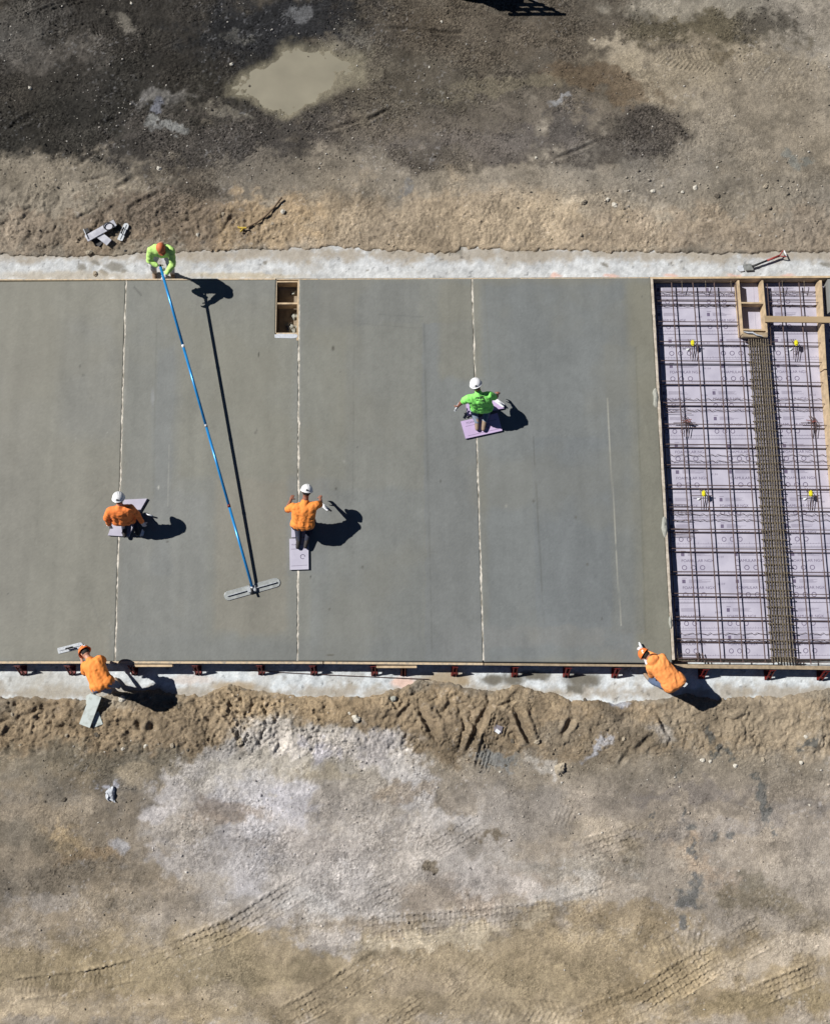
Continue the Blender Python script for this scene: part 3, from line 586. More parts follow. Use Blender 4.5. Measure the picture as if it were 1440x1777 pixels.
# ================================================================ OPEN REBAR BAY
FZ = .06
def text_mesh(s, size):
    cu = bpy.data.curves.new('t', 'FONT'); cu.body = s; cu.size = size; cu.align_x = 'LEFT'; o = bpy.data.objects.new('t', cu); COL.objects.link(o)
    dg = bpy.context.evaluated_depsgraph_get(); me = bpy.data.meshes.new_from_object(o.evaluated_get(dg)); bpy.data.objects.remove(o); return me
def print_mesh(kind, W=2.44, H=1.17):
    bm = bmesh.new()
    def txt(s, x, y, size):
        me = text_mesh(s, size); n = len(bm.verts); bm.from_mesh(me); bm.verts.ensure_lookup_table()
        for v in bm.verts[n:]: v.co = Vector((v.co.x+x, v.co.y+y, 0))
    def ring(x, y, r):
        vs = [[bm.verts.new((x+q*math.cos(t), y+q*math.sin(t), 0)) for t in np.linspace(0, 2*math.pi, 17)[:-1]] for q in (r, r*.72)]
        for k in range(16): bm.faces.new((vs[0][k], vs[0][(k+1) % 16], vs[1][(k+1) % 16], vs[1][k]))
    def rc(x0, y0, x1, y1): bm.faces.new([bm.verts.new(q) for q in ((x0, y0, 0), (x1, y0, 0), (x1, y1, 0), (x0, y1, 0))])
    for row in range(2):
        y0 = .08+row*.6
        for x in (.10+.18*kind, 1.30+.1*kind):
            txt('FOAMULAR NGX', x, y0+.20, .088); rc(x, y0+.33, x+.07, y0+.41); rc(x, y0+.44, x+.10, y0+.448)
            for k in range(3): ring(x+.06+.19*k, y0+.075, .055)
            for k in range(5): rc(x+.14, y0+.34+.016*k, x+.14+random.uniform(.25, .5), y0+.344+.016*k)
        txt('25 | 2.0', 1.02, y0+.3, .05)
        rc(0.02, y0-.03, W-.02, y0-.025); rc(0.02, y0+.52, W-.02, y0+.525)
        for k in range(40): rc(.03+k*.06, y0-.03, .035+k*.06, y0-.01+(.02 if k % 4 == 0 else 0))
        for k in range(34): rc(.05+k*.07, y0+.545, .055+k*.07, y0+.56)
    me = bpy.data.meshes.new('print'); bm.to_mesh(me); bm.free(); return me
PM = [print_mesh(0), print_mesh(1)]
rows = 7; Hh = (YT-YB-.02)/rows; ordn = ['top', 'second', 'third', 'fourth', 'fifth', 'sixth', 'bottom']
for r_ in range(rows):
    y1 = YT-.01-Hh*r_; y0 = y1-Hh
    x = jx(4, (y0+y1)/2)+.05-(.0 if r_ % 2 else .0); xm = x+2.2+(.25 if r_ % 2 else 0)
    for c_, (a, b, cn) in enumerate([(jx(4, y1)+.045, xm, 'left'), (xm+.004, xm+2.4, 'right')]):
        f = empty('foam_board', ((a+b)/2, (y0+y1)/2, 0), 'pale purple printed foam board under the rebar, %s row from the top, %s column' % (ordn[r_], cn), 'foam board', 'foam boards lining the rebar bay')
        al = jx(4, y0)+.045 if c_ == 0 else a
        MB().prism([(al, y0+.003), (b, y0+.003), (b, y1-.003), (a, y1-.003)], .006, FZ).build('panel', M_foam, f)
        pm = PM[(r_+c_) % 2].copy(); 
        for v in pm.vertices: v.co = Vector((al+.02+v.co.x*min(1, (b-al-.05)/2.44), y0+.02+v.co.y*min(1, (Hh-.03)/1.2), FZ+.002))
        obj('print', pm, M_print, f)
def bar(m, a, b, r=.0105): m.tube([a, b], r, 6)
RB = .19; hx_y = [522, 558, 592, 626, 661, 698, 736, 771, 806, 842, 880, 918, 952, 992, 1030, 1071, 1109, 1143]
def wall_px(y): return 1133+(y-485)*(38/665)
mat_l = empty('rebar_mat', P(1230, 800, 0), 'rusty rebar mat over the left foam bay, between the form wall and the rebar cage', 'rebar mat')
mat_r = empty('rebar_mat', P(1400, 800, 0), 'rusty rebar mat over the right foam bay, right of the rebar cage', 'rebar mat')
for k in range(4):
    a = P(1165+37*k, 490, RB+.015); b = P(1212+38.6*k, 1149, RB+.015); m = MB(); bar(m, a, b, .0125); m.build('bar', M_rust, mat_l)
a = P(1136.5, 492, RB); b = P(1176, 1147, RB); m = MB(); bar(m, a, b); m.build('bar', M_rust, mat_l)
for y in hx_y:
    x1 = 1284 if y < 585 else 1305+(y-585)*.07
    for dy, z, in ((0, RB), (5.5, .10)):
        m = MB(); bar(m, P(wall_px(y)+2, y+dy+random.uniform(-.5, .5), z), P(x1, y+dy+1+random.uniform(-.5, .5), z), .0105); m.build('bar', M_rust, mat_l)
    xr0 = 1335 if y < 585 else 1328+(y-585)*.07
    for dy, z in ((1, RB), (6.5, .10)):
        if y < 590 and y > 540: continue
        m = MB(); bar(m, P(xr0, y+dy, z), P(1428+(y-485)*.045 if y < 700 else 1560, y+dy+2, z), .0085); m.build('bar', M_rust, mat_r)
for k in range(3):
    a = P(1352+34*k, 490, RB+.015); b = P(1407+37*k, 1153, RB+.015); m = MB(); bar(m, a, b, .0125); m.build('bar', M_rust, mat_r)
a = P(1331, 492, RB); b = P(1338, 600, RB); m = MB(); bar(m, a, b); m.build('bar', M_rust, mat_r)
for y in (700, 707, 716, 770, 875, 889, 903, 917, 925, 930, 1135, 1141):     # short dowels along the wall
    m = MB(); x0 = wall_px(y)+9; bar(m, P(x0, y, .12), P(x0+random.uniform(28, 46), y+1, .12), .006); m.build('dowel', M_rust, mat_l)
for px in (1183, 1224, 1268):                                # hooks at the north end
    m = MB(); m.tube([P(px, 487, .24), P(px, 489, .25), P(px+1, 507, .16)], .007, 6); m.build('hook', M_cage, mat_l)
for px in (1357, 1395):
    m = MB(); m.tube([P(px, 487, .24), P(px, 489, .25), P(px+1, 507, .16)], .007, 6); m.build('hook', M_cage, mat_r)
for y in (505, 512, 519): m = MB(); bar(m, P(wall_px(y)+4, y, .09), P(1282, y+1, .09), .006); m.build('dowel', M_rust, mat_l)
for y in (505, 512, 519, 530): m = MB(); bar(m, P(1336, y, .09), P(1426, y+1, .09), .006); m.build('dowel', M_rust, mat_r)
m = MB(); m.tube([P(1172, 1103, .2), P(1176, 1146, .2), P(1205, 1147, .2)], .012, 6); m.build('edge_bar', M_cage, mat_l)
for i in range(3): m = MB(); m.tube([P(1208+5*i, 1133, .16), P(1211+6*i, 1149, .14)], .012, 6); m.build('stub', M_rust, mat_l)
for y in (508, 530, 693, 712, 790, 800, 893, 903, 1100, 1112):     # wavy wire bolsters lying on the boards
    for (x0, x1, mm) in ((wall_px(y)+8, (1280 if y < 585 else 1303+(y-585)*.07), mat_l), ((1338 if y < 585 else 1336+(y-585)*.07), (1426 if y < 700 else 1560), mat_r)):
        m = MB(); nn = int((x1-x0)/5); m.tube([P(x0+(x1-x0)*q/nn, y+random.uniform(-.4, .4)+1.6*(-1)**q*(q % 5 < 3), .085+.02*(q % 2)) for q in range(nn+1)], .0055, 5); m.build('bolster', M_rust, mm)
# cage
cg = empty('rebar_cage', P(1338, 860, 0), 'long dense cage of tan rebar with many ties running down the middle of the bay', 'rebar cage')
nb = 9
for lay_z, nn in ((.262, nb), (.12, 8)):
    for k in range(nn):
        t = k/(nn-1); a = P(1299+33*t, 588, lay_z); b = P(1340+38*t, 1150, lay_z); m = MB(); bar(m, a, b, .0105); m.build('bar', M_cage, cg)
for i in range(38):
    t = (i+.5)/38; y = 592+(1148-592)*t; xl = 1296+41*t; xr = 1336+47*t; d = random.uniform(-1.5, 1.5)
    pts = [P(xl, y, .245), P(xr, y+d, .245), P(xr+.5, y+d+1, .095), P(xl+.5, y+1, .095), P(xl, y, .245)]
    m = MB(); m.tube(pts, .009, 6); m.build('stirrup', M_cage, cg)
m = MB()
for i in range(4): m.box(P(1339, 640+i*140, FZ+.02), P(1352, 640+i*140, FZ+.02), .04, .04)
# lifting inserts
ins = [(1197, 600, 1, 'upper one left of the cage'), (1375, 600, 1, 'upper one right of the cage'), (1216, 859, 1, 'lower one left of the cage'), (1400, 859, 1, 'lower one right of the cage'), (1186, 733, 0, 'left of the cage'), (1406, 733, 0, 'right of the cage')]
for px, py, cap, lb in ins:
    base = P(px, py, .06); r = empty('lifting_insert', base, (('lifting insert with bright yellow cap in the rebar, ' if cap else 'bare rusty lifting insert without cap in the rebar, ')+lb), 'lifting insert', 'yellow capped lifting inserts' if cap else 'bare lifting inserts')
    t = base+Vector((0, 0, .20))
    if cap:
        o = MB().box(t+Vector((0, -.062, 0)), t+Vector((0, .062, 0)), .075, .06, bev=.02).build('cap', M_yel, r)
        MB().box(base+Vector((-.08, -.10, .01)), base+Vector((-.03, -.06, .02)), .05, .03, bev=.01).build('chair_foot', M_white, r)
    for s in (-.045, 0, .05): MB().tube([base+Vector((s, .13, .05)), base+Vector((s, .02, .15)), base+Vector((s, -.02, .15)), base+Vector((s+.03, -.32, .06))], .007, 6).build('anchor_bar', M_rust, r)
    MB().tube([base+Vector((-.24, -.03, .09)), base+Vector((.22, -.03, .09))], .008, 6).build('tension_bar', M_rust, r)
    if not cap:
        for k in range(4): MB().tube([base+Vector((random.uniform(-.12, .0), random.uniform(-.05, .05), .06)), base+Vector((random.uniform(.0, .12), random.uniform(-.06, .06), .18))], .008, 6).build('wire_tie', mat('oxide', alb(130, 70, 60), .8) if k == 0 and 'oxide' not in bpy.data.materials else bpy.data.materials['oxide'], r)
# wooden blockout and boards in the bay
bo = empty('blockout_frame', P(1308, 535, 0), 'ladder-like wooden blockout frame at the top of the rebar bay', 'wooden frame')
def bx(n, a, b, w, h, z, m_): MB().box(Vector((a.x, a.y, z-h/2)), Vector((b.x, b.y, z-h/2)), w, h, bev=.002).build(n, m_, bo)
bx('side_board', P(1281, 486, ZS), P(1288.5, 580, ZS), .036, .24, ZS+.006, M_wood)
bx('side_board', P(1322.5, 486, ZS), P(1330.5, 577, ZS), .036, .24, ZS+.006, M_wood)
bx('rung', P(1283, 525, ZS), P(1324, 525.5, ZS), .036, .2, ZS+.001, M_wood)
bx('end_board', P(1289, 571.5, ZS), P(1329, 572.5, ZS), .036, .24, ZS+.002, M_wood)
c0 = P(1309, 580.5, ZS-.02); m = MB(); m.box(c0+Vector((-.26, 0, -.03)), c0+Vector((.28, -.01, -.03)), .11, .10, bev=.01); m.build('end_block', M_woodg, bo)
m = MB(); m.tube([P(1290, 575, ZS+.03), P(1298, 577, ZS+.03), P(1306, 577, ZS+.035), P(1313, 581, ZS+.03), P(1323, 583, ZS+.03)], [.006, .018, .02, .014, .006], 7); m.build('cement_drip', M_cem, bo)
plank('form_board', (P(1423.5, 486, ZS), P(1432, 640, ZS)), .05, .24, ZS+.006, M_wood, 'upright wooden board along the right side of the rebar bay, under the loose plank')
plank('form_board', (P(1432.2, 642, ZS), P(1452, 880, ZS)), .05, .24, ZS+.004, M_wood, 'wooden board at the right edge of the photo, below the loose plank')
plank('loose_plank', (P(1327.5, 553, ZS+.05), P(1560, 556, ZS+.05)), .135, .038, ZS+.05, mat('plank_wood', alb(164, 142, 110), .8, .2, 6, bump=.3, stretch=(.15, 1, 1)), 'loose flat plank laid across the form boards right of the blockout', 'plank', bev=.003)
# slab seen beyond the right board
tag(MB().prism([(P(1437, 486, ZS).x, YT-.02), (P(1700, 486, ZS).x, YT-.02), (P(1700, 486, ZS).x, P(1437, 540, ZS).y), (P(1437, 486, ZS).x, P(1437, 540, ZS).y)], .07, ZS-.02).build('concrete_slab', mat('gray_slab', alb(138, 138, 134), .8, .05)), 'small corner of grey concrete at the right edge of the photo above the loose plank', 'concrete slab')
# ================================================================ PEOPLE
def V(*a): return Vector(a)
def fused(name, parts, voxel, mat_, parent, smooth=4, wr=0, wscale=9, seed=0, cut=None):
    """parts: ('c', p0, r0, p1, r1) tapered limbs, ('e', centre, radii, rotation) ellipsoids -> one continuous skin"""
    m = MB()
    for q in parts:
        if q[0] == 'c':
            _, a, r0, b, r1 = q; a = Vector(a); b = Vector(b)
            if (b-a).length > 1e-4: m.tube([a, b], [r0, r1], 14)
            m.ball(a, r0, sub=2); m.ball(b, r1, sub=2)
        else:
            m.ball(q[1], 1, q[2], 3, q[3] if len(q) > 3 else None)
    o = m.build(name, mat_, None)
    md = o.modifiers.new('r', 'REMESH'); md.mode = 'VOXEL'; md.voxel_size = voxel; md.use_smooth_shade = True
    ms = o.modifiers.new('s', 'SMOOTH'); ms.iterations = smooth; ms.factor = .5
    dg = bpy.context.evaluated_depsgraph_get(); me = bpy.data.meshes.new_from_object(o.evaluated_get(dg)); me.name = name
    old = o.data; bpy.data.objects.remove(o); bpy.data.meshes.remove(old)
    me.materials.clear()
    if wr:
        no = [v.normal.copy() for v in me.vertices]
        for v, n in zip(me.vertices, no):
            c = v.co*wscale; c2 = Vector((c.x+.9*c.z, c.y*.55+c.x*.4, c.z*1.3)); v.co += n*wr*(1-2.4*abs(mnoise.noise(c2+Vector((seed, 0, 0))))+.5*mnoise.noise(c*2.3))
    me.polygons.foreach_set('use_smooth', [True]*len(me.polygons))
    return obj(name, me, mat_, parent)
M_skin = mat('skin', alb(196, 142, 116), .55, .08, 10); M_skin2 = mat('brown_skin', alb(158, 104, 82), .55, .08, 10)
M_hiviz = mat('lime_shirt', alb(200, 244, 134), .8, .07, 8); M_green = mat('bright_green_tee', alb(150, 250, 118), .8, .06, 8)
M_or = mat('orange_shirt', alb(255, 140, 66), .8, .06, 8); M_or2 = mat('orange_tee', alb(255, 152, 66), .8, .06, 8); M_or3 = mat('orange_hoodie', alb(255, 160, 86), .85, .06, 8)
M_orh = mat('orange_helmet', alb(250, 132, 62), .35, .04, 8); M_cap = mat('orange_cap', alb(214, 116, 70), .7, .1, 12)
M_whh = mat('white_helmet', alb(238, 238, 238), .3, .03, 8); M_jean = mat('blue_jeans', alb(92, 108, 136), .85, .2, 20); M_navy = mat('navy_trousers', alb(40, 44, 62), .85, .2, 20)
M_wht = mat('dusty_white_trousers', alb(206, 204, 202), .85, .12, 14); M_boot = mat('dark_boot', alb(46, 40, 38), .7, .2, 20); M_tanb = mat('tan_boot', alb(150, 128, 108), .8, .15, 20)
M_glove = mat('pale_glove', alb(206, 200, 200), .8, .1, 20); M_hair = mat('dark_hair', alb(34, 26, 22), .8, .2, 40); M_gshort = mat('grey_shorts', alb(122, 134, 152), .85, .15, 16)
M_eye = mat('eye', (.02, .02, .02), .3, 0)
def hand(parts, w, fwd, up, side, curl=.8):
    """palm plus five bent fingers, appended to the skin"""
    fwd = fwd.normalized(); up = (up-up.dot(fwd)*fwd).normalized(); s = fwd.cross(up)*side
    parts.append(('e', w+fwd*.045, (.042, .05, .017), Matrix((fwd.cross(up), fwd, up)).transposed()))
    for k, (L, off) in enumerate(((.070, -.030), (.080, -.010), (.074, .011), (.058, .030))):
        p = w+fwd*.085+s*off; d = fwd; 
        for j in range(3):
            q = p+d*L/2.2*(1-.12*j); parts.append(('c', p, .0095-.001*j, q, .0085-.001*j)); p = q
            a = curl*.7; d = (d*math.cos(a)-up*math.sin(a)).normalized()
    p = w+fwd*.03-s*.036; q = p+(fwd*.5-s*.7-up*.3).normalized()*.04; parts.append(('c', p, .013, q, .011)); parts.append(('c', q, .011, q+(fwd*.8-up*.5).normalized()*.032, .009))
def person(label, j, shirt, pants, boots, hat, hatm, skin, glove=None, sleeves='short', seed=0, look=None, shorts=False, hood=False, curl=(.8, .8)):
    """j: joints as world points"""
    H = j['hipL']; base = (j['hipL']+j['hipR'])/2; r = empty('person', (base.x, base.y, min(j['ankL'].z, j['ankR'].z)-.08), label, 'person')
    pel = base; sh = (j['shL']+j['shR'])/2; nk = j['neck']; hd = j['head']; ax = (sh-pel).normalized(); lat = (j['shR']-j['shL']).normalized(); back = lat.cross(ax).normalized()
    face = (look or (ax*.6-back*1.0)).normalized(); hu = (hd-nk).normalized(); fr = (face-face.dot(hu)*hu).normalized(); hs = fr.cross(hu)
    HR = Matrix((hs, fr, hu)).transposed()
    b = [('e', hd, (.077, .097, .118), HR), ('e', hd-hu*.05+fr*.02, (.06, .075, .07), HR), ('c', nk-ax*.02, .062, hd-hu*.06, .055),
         ('c', hd+fr*.092-hu*.005, .012, hd+fr*.112-hu*.03, .015), ('e', hd+fr*.088-hu*.062, (.026, .014, .009), HR), ('e', hd+hs*.078-hu*.01, (.012, .022, .032), HR), ('e', hd-hs*.078-hu*.01, (.012, .022, .032), HR),
         ('e', hd+fr*.085+hu*.02, (.05, .016, .008), HR)]
    def arm(sd):
        s, e, h = j['sh'+sd], j['el'+sd], j['ha'+sd]; b.append(('c', s, .056, e, .043)); b.append(('c', e, .043, e+(h-e)*.35, .043)); b.append(('c', e+(h-e)*.35, .043, h, .028))
        f = (h-e).normalized(); u = j.get('pal'+sd) or V(0, 0, 1); u = u if abs(u.dot(f)) < .95 else back
        hand(b, h, f, u, 1 if sd == 'R' else -1, curl[0 if sd == 'L' else 1])
    def leg(sd, L=None, k=1.0, foot=True):
        L = b if L is None else L; h, n, a = j['hip'+sd], j['kn'+sd], j['ank'+sd]; L.append(('c', h, .092*k, n, .062*k)); L.append(('c', n, .062*k, n+(a-n)*.35, .06*k)); L.append(('c', n+(a-n)*.35, .06*k, a, .042*k))
    tor = lambda k, kk=0: [('c', pel, .125*k, pel+(sh-pel)*.55, .125*k), ('c', j['hipL']+(pel-j['hipL'])*.25, .105*k, j['shL']+(sh-j['shL'])*.45-ax*.08, .105*k), ('c', j['hipR']+(pel-j['hipR'])*.25, .105*k, j['shR']+(sh-j['shR'])*.45-ax*.08, .105*k),
                     ('c', j['shL']+(sh-j['shL'])*.18-ax*.03, .082*k, j['shR']+(sh-j['shR'])*.18-ax*.03, .082*k), ('e', sh-ax*.12, (.165*k, .12*k, .16*k), Matrix((lat, back, ax)).transposed()), ('c', sh-ax*.02, .085*k, sh+(nk-sh)*.6, .064*k)]
    b += tor(.82); arm('L'); arm('R'); leg('L', k=.9); leg('R', k=.9)
    for sd in 'LR':
        a = j['ank'+sd]; t = j['toe'+sd]; b.append(('c', a, .038, a+(t-a)*.9, .03))
    fused('body', b, .0085, skin, r, 3)
    for s in (-1, 1):
        MB().ball(hd+fr*.086+hs*s*.031+hu*.008, .012).build('eye', M_eye, r, True)
    # clothing
    p = tor(1.13)
    for sd in 'LR':
        s, e, h = j['sh'+sd], j['el'+sd], j['ha'+sd]
        if sleeves == 'short': q = s+(e-s)*.72; p.append(('c', s, .07, q, .066))
        else: p.append(('c', s, .072, e, .06)); p.append(('c', e, .06, e+(h-e)*.86, .044))
    p[0] = ('c', pel+ax*.03, .145, pel+(sh-pel)*.55, .138)
    p.append(('c', j['hipL']+ax*.03, .128, j['hipR']+ax*.03, .128))
    if hood: p.append(('c', j['hipL']-ax*.03, .13, j['hipR']-ax*.03, .13))
    if hood: p.append(('e', nk+back*.07-ax*.03, (.12, .06, .09), Matrix((lat, back, ax)).transposed())); 
    so_ = fused('hooded_jacket' if hood else 'shirt', p, .014, shirt, r, 2, .011, 10, seed)
    L = []
    for sd in 'LR':
        if shorts: h, n = j['hip'+sd], j['kn'+sd]; L += [('c', h, .11, h+(n-h)*.8, .088)]
        else: leg(sd, L, 1.16)
    L += [('c', j['hipL'], .115, j['hipR'], .115), ('c', pel, .12, pel+ax*.1, .12)]
    fused('shorts' if shorts else 'trousers', L, .014, pants, r, 3, .008, 9, seed+3)
    MB().tube([pel+ax*.05+.142*(lat*math.cos(t)+back*.82*math.sin(t)) for t in np.linspace(0, 6.2832, 25)], .014, 6).build('belt', M_boot, r, True)
    for sd in 'LR':
        a, t, n = j['ank'+sd], j['toe'+sd], j['kn'+sd]; d = (t-a).normalized(); leg_d = (n-a).normalized()
        fused('boot', [('c', a-d*.03, .05, a+(t-a)*.55, .047), ('c', a+(t-a)*.5, .047, t, .04), ('c', a, .05, a+leg_d*.08, .055)], .012, boots, r, 3)
    if glove:
        for sd in 'LR':
            q = []; e, h = j['el'+sd], j['ha'+sd]; f = (h-e).normalized(); q.append(('c', h-f*.05, .036, h, .034)); g2 = []; hand(g2, h, f, j.get('pal'+sd) or V(0, 0, 1), 1 if sd == 'R' else -1, curl[0 if sd == 'L' else 1])
            g2 = [(x[0], x[1], x[2]+.003, x[3], x[4]+.003) if x[0] == 'c' else (x[0], x[1], tuple(y+.004 for y in x[2]), x[3]) for x in g2]
            fused('glove', q+g2, .008, glove, r, 2)
    # hat
    if hat == 'helmet':
        m = MB(); c = hd+hu*.035
        m.ball(c, 1, (.118, .140, .118), 4, HR); bm = m.bm
        bmesh.ops.delete(bm, geom=[v for v in bm.verts if (v.co-c).dot(hu) < -.005], context='VERTS')
        o = m.build('hard_hat', hatm, r, True)
        m = MB(); n = 32; rings = []
        for kk, (ra, rb, hh) in enumerate(((.117, .139, .0), (.128, .15, -.008), (.130, .153, -.013), (.112, .132, -.010))):
            rings.append([m.bm.verts.new(c+hu*(hh)+hs*ra*math.cos(t)+fr*(rb+(.045 if kk in (1, 2) else 0)*max(0, math.sin(t))**2)*math.sin(t)) for t in np.linspace(0, 2*math.pi, n+1)[:-1]])
        for A, B in zip(rings, rings[1:]):
            for q in range(n): m.bm.faces.new((A[q], A[(q+1) % n], B[(q+1) % n], B[q]))
        m.build('brim', hatm, o, True)
        m = MB()
        for s in (-.03, 0, .03): m.tube([c+HR @ V(s, .128*math.sin(t), .1185*math.cos(t)*math.sqrt(max(0, 1-(s/.118)**2))) for t in np.linspace(-1.2, 1.2, 13)], .005, 6)
        m.build('ridge', hatm, o, True)
        MB().box(c-fr*.134+hu*.04-hs*.02, c-fr*.134+hu*.04+hs*.02, .012, .03, up=hu, bev=.003).build('sticker', M_grip if hatm == M_whh else M_white, o)
        MB().ball(hd+hu*.01-fr*.012, 1, (.084, .098, .10), 3, HR).build('hair', M_hair, r, True)
    else:
        m = MB(); c = hd+hu*.03; m.ball(c, 1, (.092, .112, .105), 3, HR); bmesh.ops.delete(m.bm, geom=[v for v in m.bm.verts if (v.co-c).dot(hu) < -.002], context='VERTS'); o = m.build('cap', hatm, r, True)
        m = MB(); pts = [c+fr*(.09+.075*math.cos(t))*1+hs*.08*math.sin(t)-hu*(.006+.012*abs(math.sin(t))) for t in np.linspace(-1.57, 1.57, 11)]
        v = [m.bm.verts.new(q) for q in pts]+[m.bm.verts.new(q-hu*.006) for q in pts]; k = len(pts)
        m.bm.faces.new(v[:k]); m.bm.faces.new(v[k:][::-1]); 
        for q in range(k): m.bm.faces.new((v[q], v[(q+1) % k], v[k+(q+1) % k], v[k+q]))
        m.build('peak', hatm, o)
    return r, so_, back, ax, lat, sh, pel
def Q(*a): return P(*a)
PAD = ZS+.05
# 1 standing worker pushing the bull float
j = dict(head=Q(279, 429, 1.50), neck=Q(280, 424, 1.40), shL=Q(297, 434, 1.36), shR=Q(262, 434, 1.36), elL=Q(300, 458, 1.16), haL=Q(287.5, 476, 1.10), elR=Q(259, 452, 1.14), haR=Q(274, 461, 1.12))
hb = Q(281, 434, .98); j['hipL'] = hb+V(.11, -.02, 0); j['hipR'] = hb+V(-.11, .0, 0)
j['knL'] = Q(296, 462, .50); j['ankL'] = Q(299, 473, .09); j['knR'] = Q(264, 458, .50); j['ankR'] = Q(268, 472, .09)
j['toeL'] = j['ankL']+V(.02, -.15, -.04); j['toeR'] = j['ankR']+V(.0, -.15, -.04)
person('standing person in lime long-sleeved shirt and orange cap, bent forward pushing a long blue handle', j, M_hiviz, M_wht, M_tanb, 'cap', M_cap, M_skin, M_glove, 'long', 1, look=V(.1, -.9, -.5), curl=(1.3, 1.3))
pole_a = Q(278.5, 463, 1.12); pole_b = Q(437.5, 1018, ZS+.10)
# 2 kneeling, left joint
j = dict(head=Q(206, 866, 1.30), neck=Q(208, 876, 1.20), shL=Q(191, 886, 1.14), shR=Q(226, 881, 1.14), elL=Q(185, 899, .92), haL=Q(190, 911, .70), elR=Q(238, 893, .90), haR=Q(247, 907, .66))
hb = Q(215, 903, .78); j['hipL'] = hb+V(-.12, 0, 0); j['hipR'] = hb+V(.12, 0.02, 0)
j['knL'] = hb+V(-.14, .22, -.36); j['knR'] = hb+V(.20, .20, -.36); j['ankL'] = V(j['hipL'].x+.02, j['hipL'].y-.14, PAD+.06); j['ankR'] = V(j['hipR'].x+.02, j['hipR'].y-.12, PAD+.06)
j['toeL'] = j['ankL']+V(.01, -.13, -.01); j['toeR'] = j['ankR']+V(.03, -.13, -.01)
person('kneeling person in orange long-sleeved shirt and white hard hat, leftmost on the slabs', j, M_or, M_navy, M_boot, 'helmet', M_whh, M_skin, M_glove, 'long', 2, look=V(-.1, .8, -.6))
# 3 kneeling on the second joint
j = dict(head=Q(532, 853, 1.24), neck=Q(530, 866, 1.17), shL=Q(508, 879, 1.11), shR=Q(549, 876, 1.11), elL=Q(497, 886, .86), haL=Q(505, 867, .68), elR=Q(556, 875, .90), haR=Q(556, 864, .62))
hb = Q(525, 911, .86); j['hipL'] = hb+V(-.12, 0, 0); j['hipR'] = hb+V(.12, 0, 0)
j['knL'] = hb+V(-.15, .08, -.43); j['knR'] = hb+V(.13, .10, -.43); j['ankL'] = hb+V(-.13, -.27, -.44); j['ankR'] = hb+V(.04, -.26, -.44)
j['toeL'] = j['ankL']+V(-.02, -.13, -.01); j['toeR'] = j['ankR']+V(-.03, -.13, -.01)
person('bare-armed person in orange t-shirt and white hard hat kneeling right of the bull float', j, M_or2, M_navy, M_boot, 'helmet', M_whh, M_skin2, None, 'short', 5, look=V(.0, .8, -.7))
# 4 kneeling, green
j = dict(head=Q(826, 668, 1.32), neck=Q(829, 677, 1.22), shL=Q(813, 691, 1.15), shR=Q(850, 685, 1.15), elL=Q(802, 697, .92), haL=Q(795.5, 704, .66), elR=Q(860, 690, .92), haR=Q(864, 683, .66))
hb = Q(836, 707, .82); j['hipL'] = hb+V(-.12, 0, 0); j['hipR'] = hb+V(.12, 0, 0)
j['knL'] = hb+V(-.16, .12, -.40); j['knR'] = hb+V(.16, .14, -.40); j['ankL'] = hb+V(-.08, -.22, -.39); j['ankR'] = hb+V(.07, -.23, -.39)
j['toeL'] = j['ankL']+V(-.0, -.13, -.02); j['toeR'] = j['ankR']+V(-.02, -.13, -.02)
r4, s4, back, ax, lat, sh, pel = person('person kneeling on purple pads in a bright green printed t-shirt and white hard hat', j, M_green, M_gshort, M_tanb, 'helmet', M_whh, M_skin2, None, 'short', 8, look=V(-.1, .8, -.6))
m = MB(); dg = bpy.context.evaluated_depsgraph_get(); ctr = pel+(sh-pel)*.58
from mathutils.bvhtree import BVHTree
bv = BVHTree.FromPolygons([v.co for v in s4.data.vertices], [tuple(p.vertices) for p in s4.data.polygons])
def onback(u, v):
    h = bv.ray_cast(ctr+lat*u+ax*v+V(0, 0, .6), V(0, 0, -1)); return (h[0]+V(0, 0, .004)) if h[0] else ctr+back*.15
for line in ([(-.10, .05), (-.085, .09), (-.06, .06), (-.05, .1), (-.02, .06), (0, .1), (.02, .06), (.05, .1), (.075, .07)], [(-.07, .0), (-.05, .04), (-.02, .0), (.0, .04), (.03, .01), (.06, .05)], [(.09+.05*math.cos(t)-.08, -.0+.13*math.sin(t)) for t in np.linspace(-1.4, 1.3, 9)], [(-.10, -.03), (-.03, -.10), (.04, -.09)]):
    for a, b_ in zip(line, line[1:]): m.tube([onback(*a), onback(*b_)], .0065, 5)
m.build('back_print', M_grip, r4)
# 5 standing bent, orange helmet, south-west
j = dict(head=Q(148, 1133, 1.00), neck=Q(154, 1143, 1.06), shL=Q(147, 1155, 1.08), shR=Q(173, 1143, 1.08), elL=Q(147, 1170, .86), haL=Q(142, 1144, .68), elR=Q(181, 1147, .84), haR=Q(179, 1146, .56))
hb = Q(178, 1189, 1.00); j['hipL'] = hb+V(-.11, -.05, 0); j['hipR'] = hb+V(.11, .05, 0)
j['knL'] = Q(178, 1194, .55); j['knR'] = Q(196, 1186, .55); j['ankL'] = Q(190, 1200, .01); j['ankR'] = Q(205, 1190, .00)
j['toeL'] = j['ankL']+V(-.07, .13, -.05); j['toeR'] = j['ankR']+V(-.07, .13, -.05)
person('person in orange t-shirt, jeans and orange hard hat bent over the form beside grey boards', j, M_or2, M_jean, M_tanb, 'helmet', M_orh, M_skin, None, 'short', 11, look=V(-.6, .5, -.5))
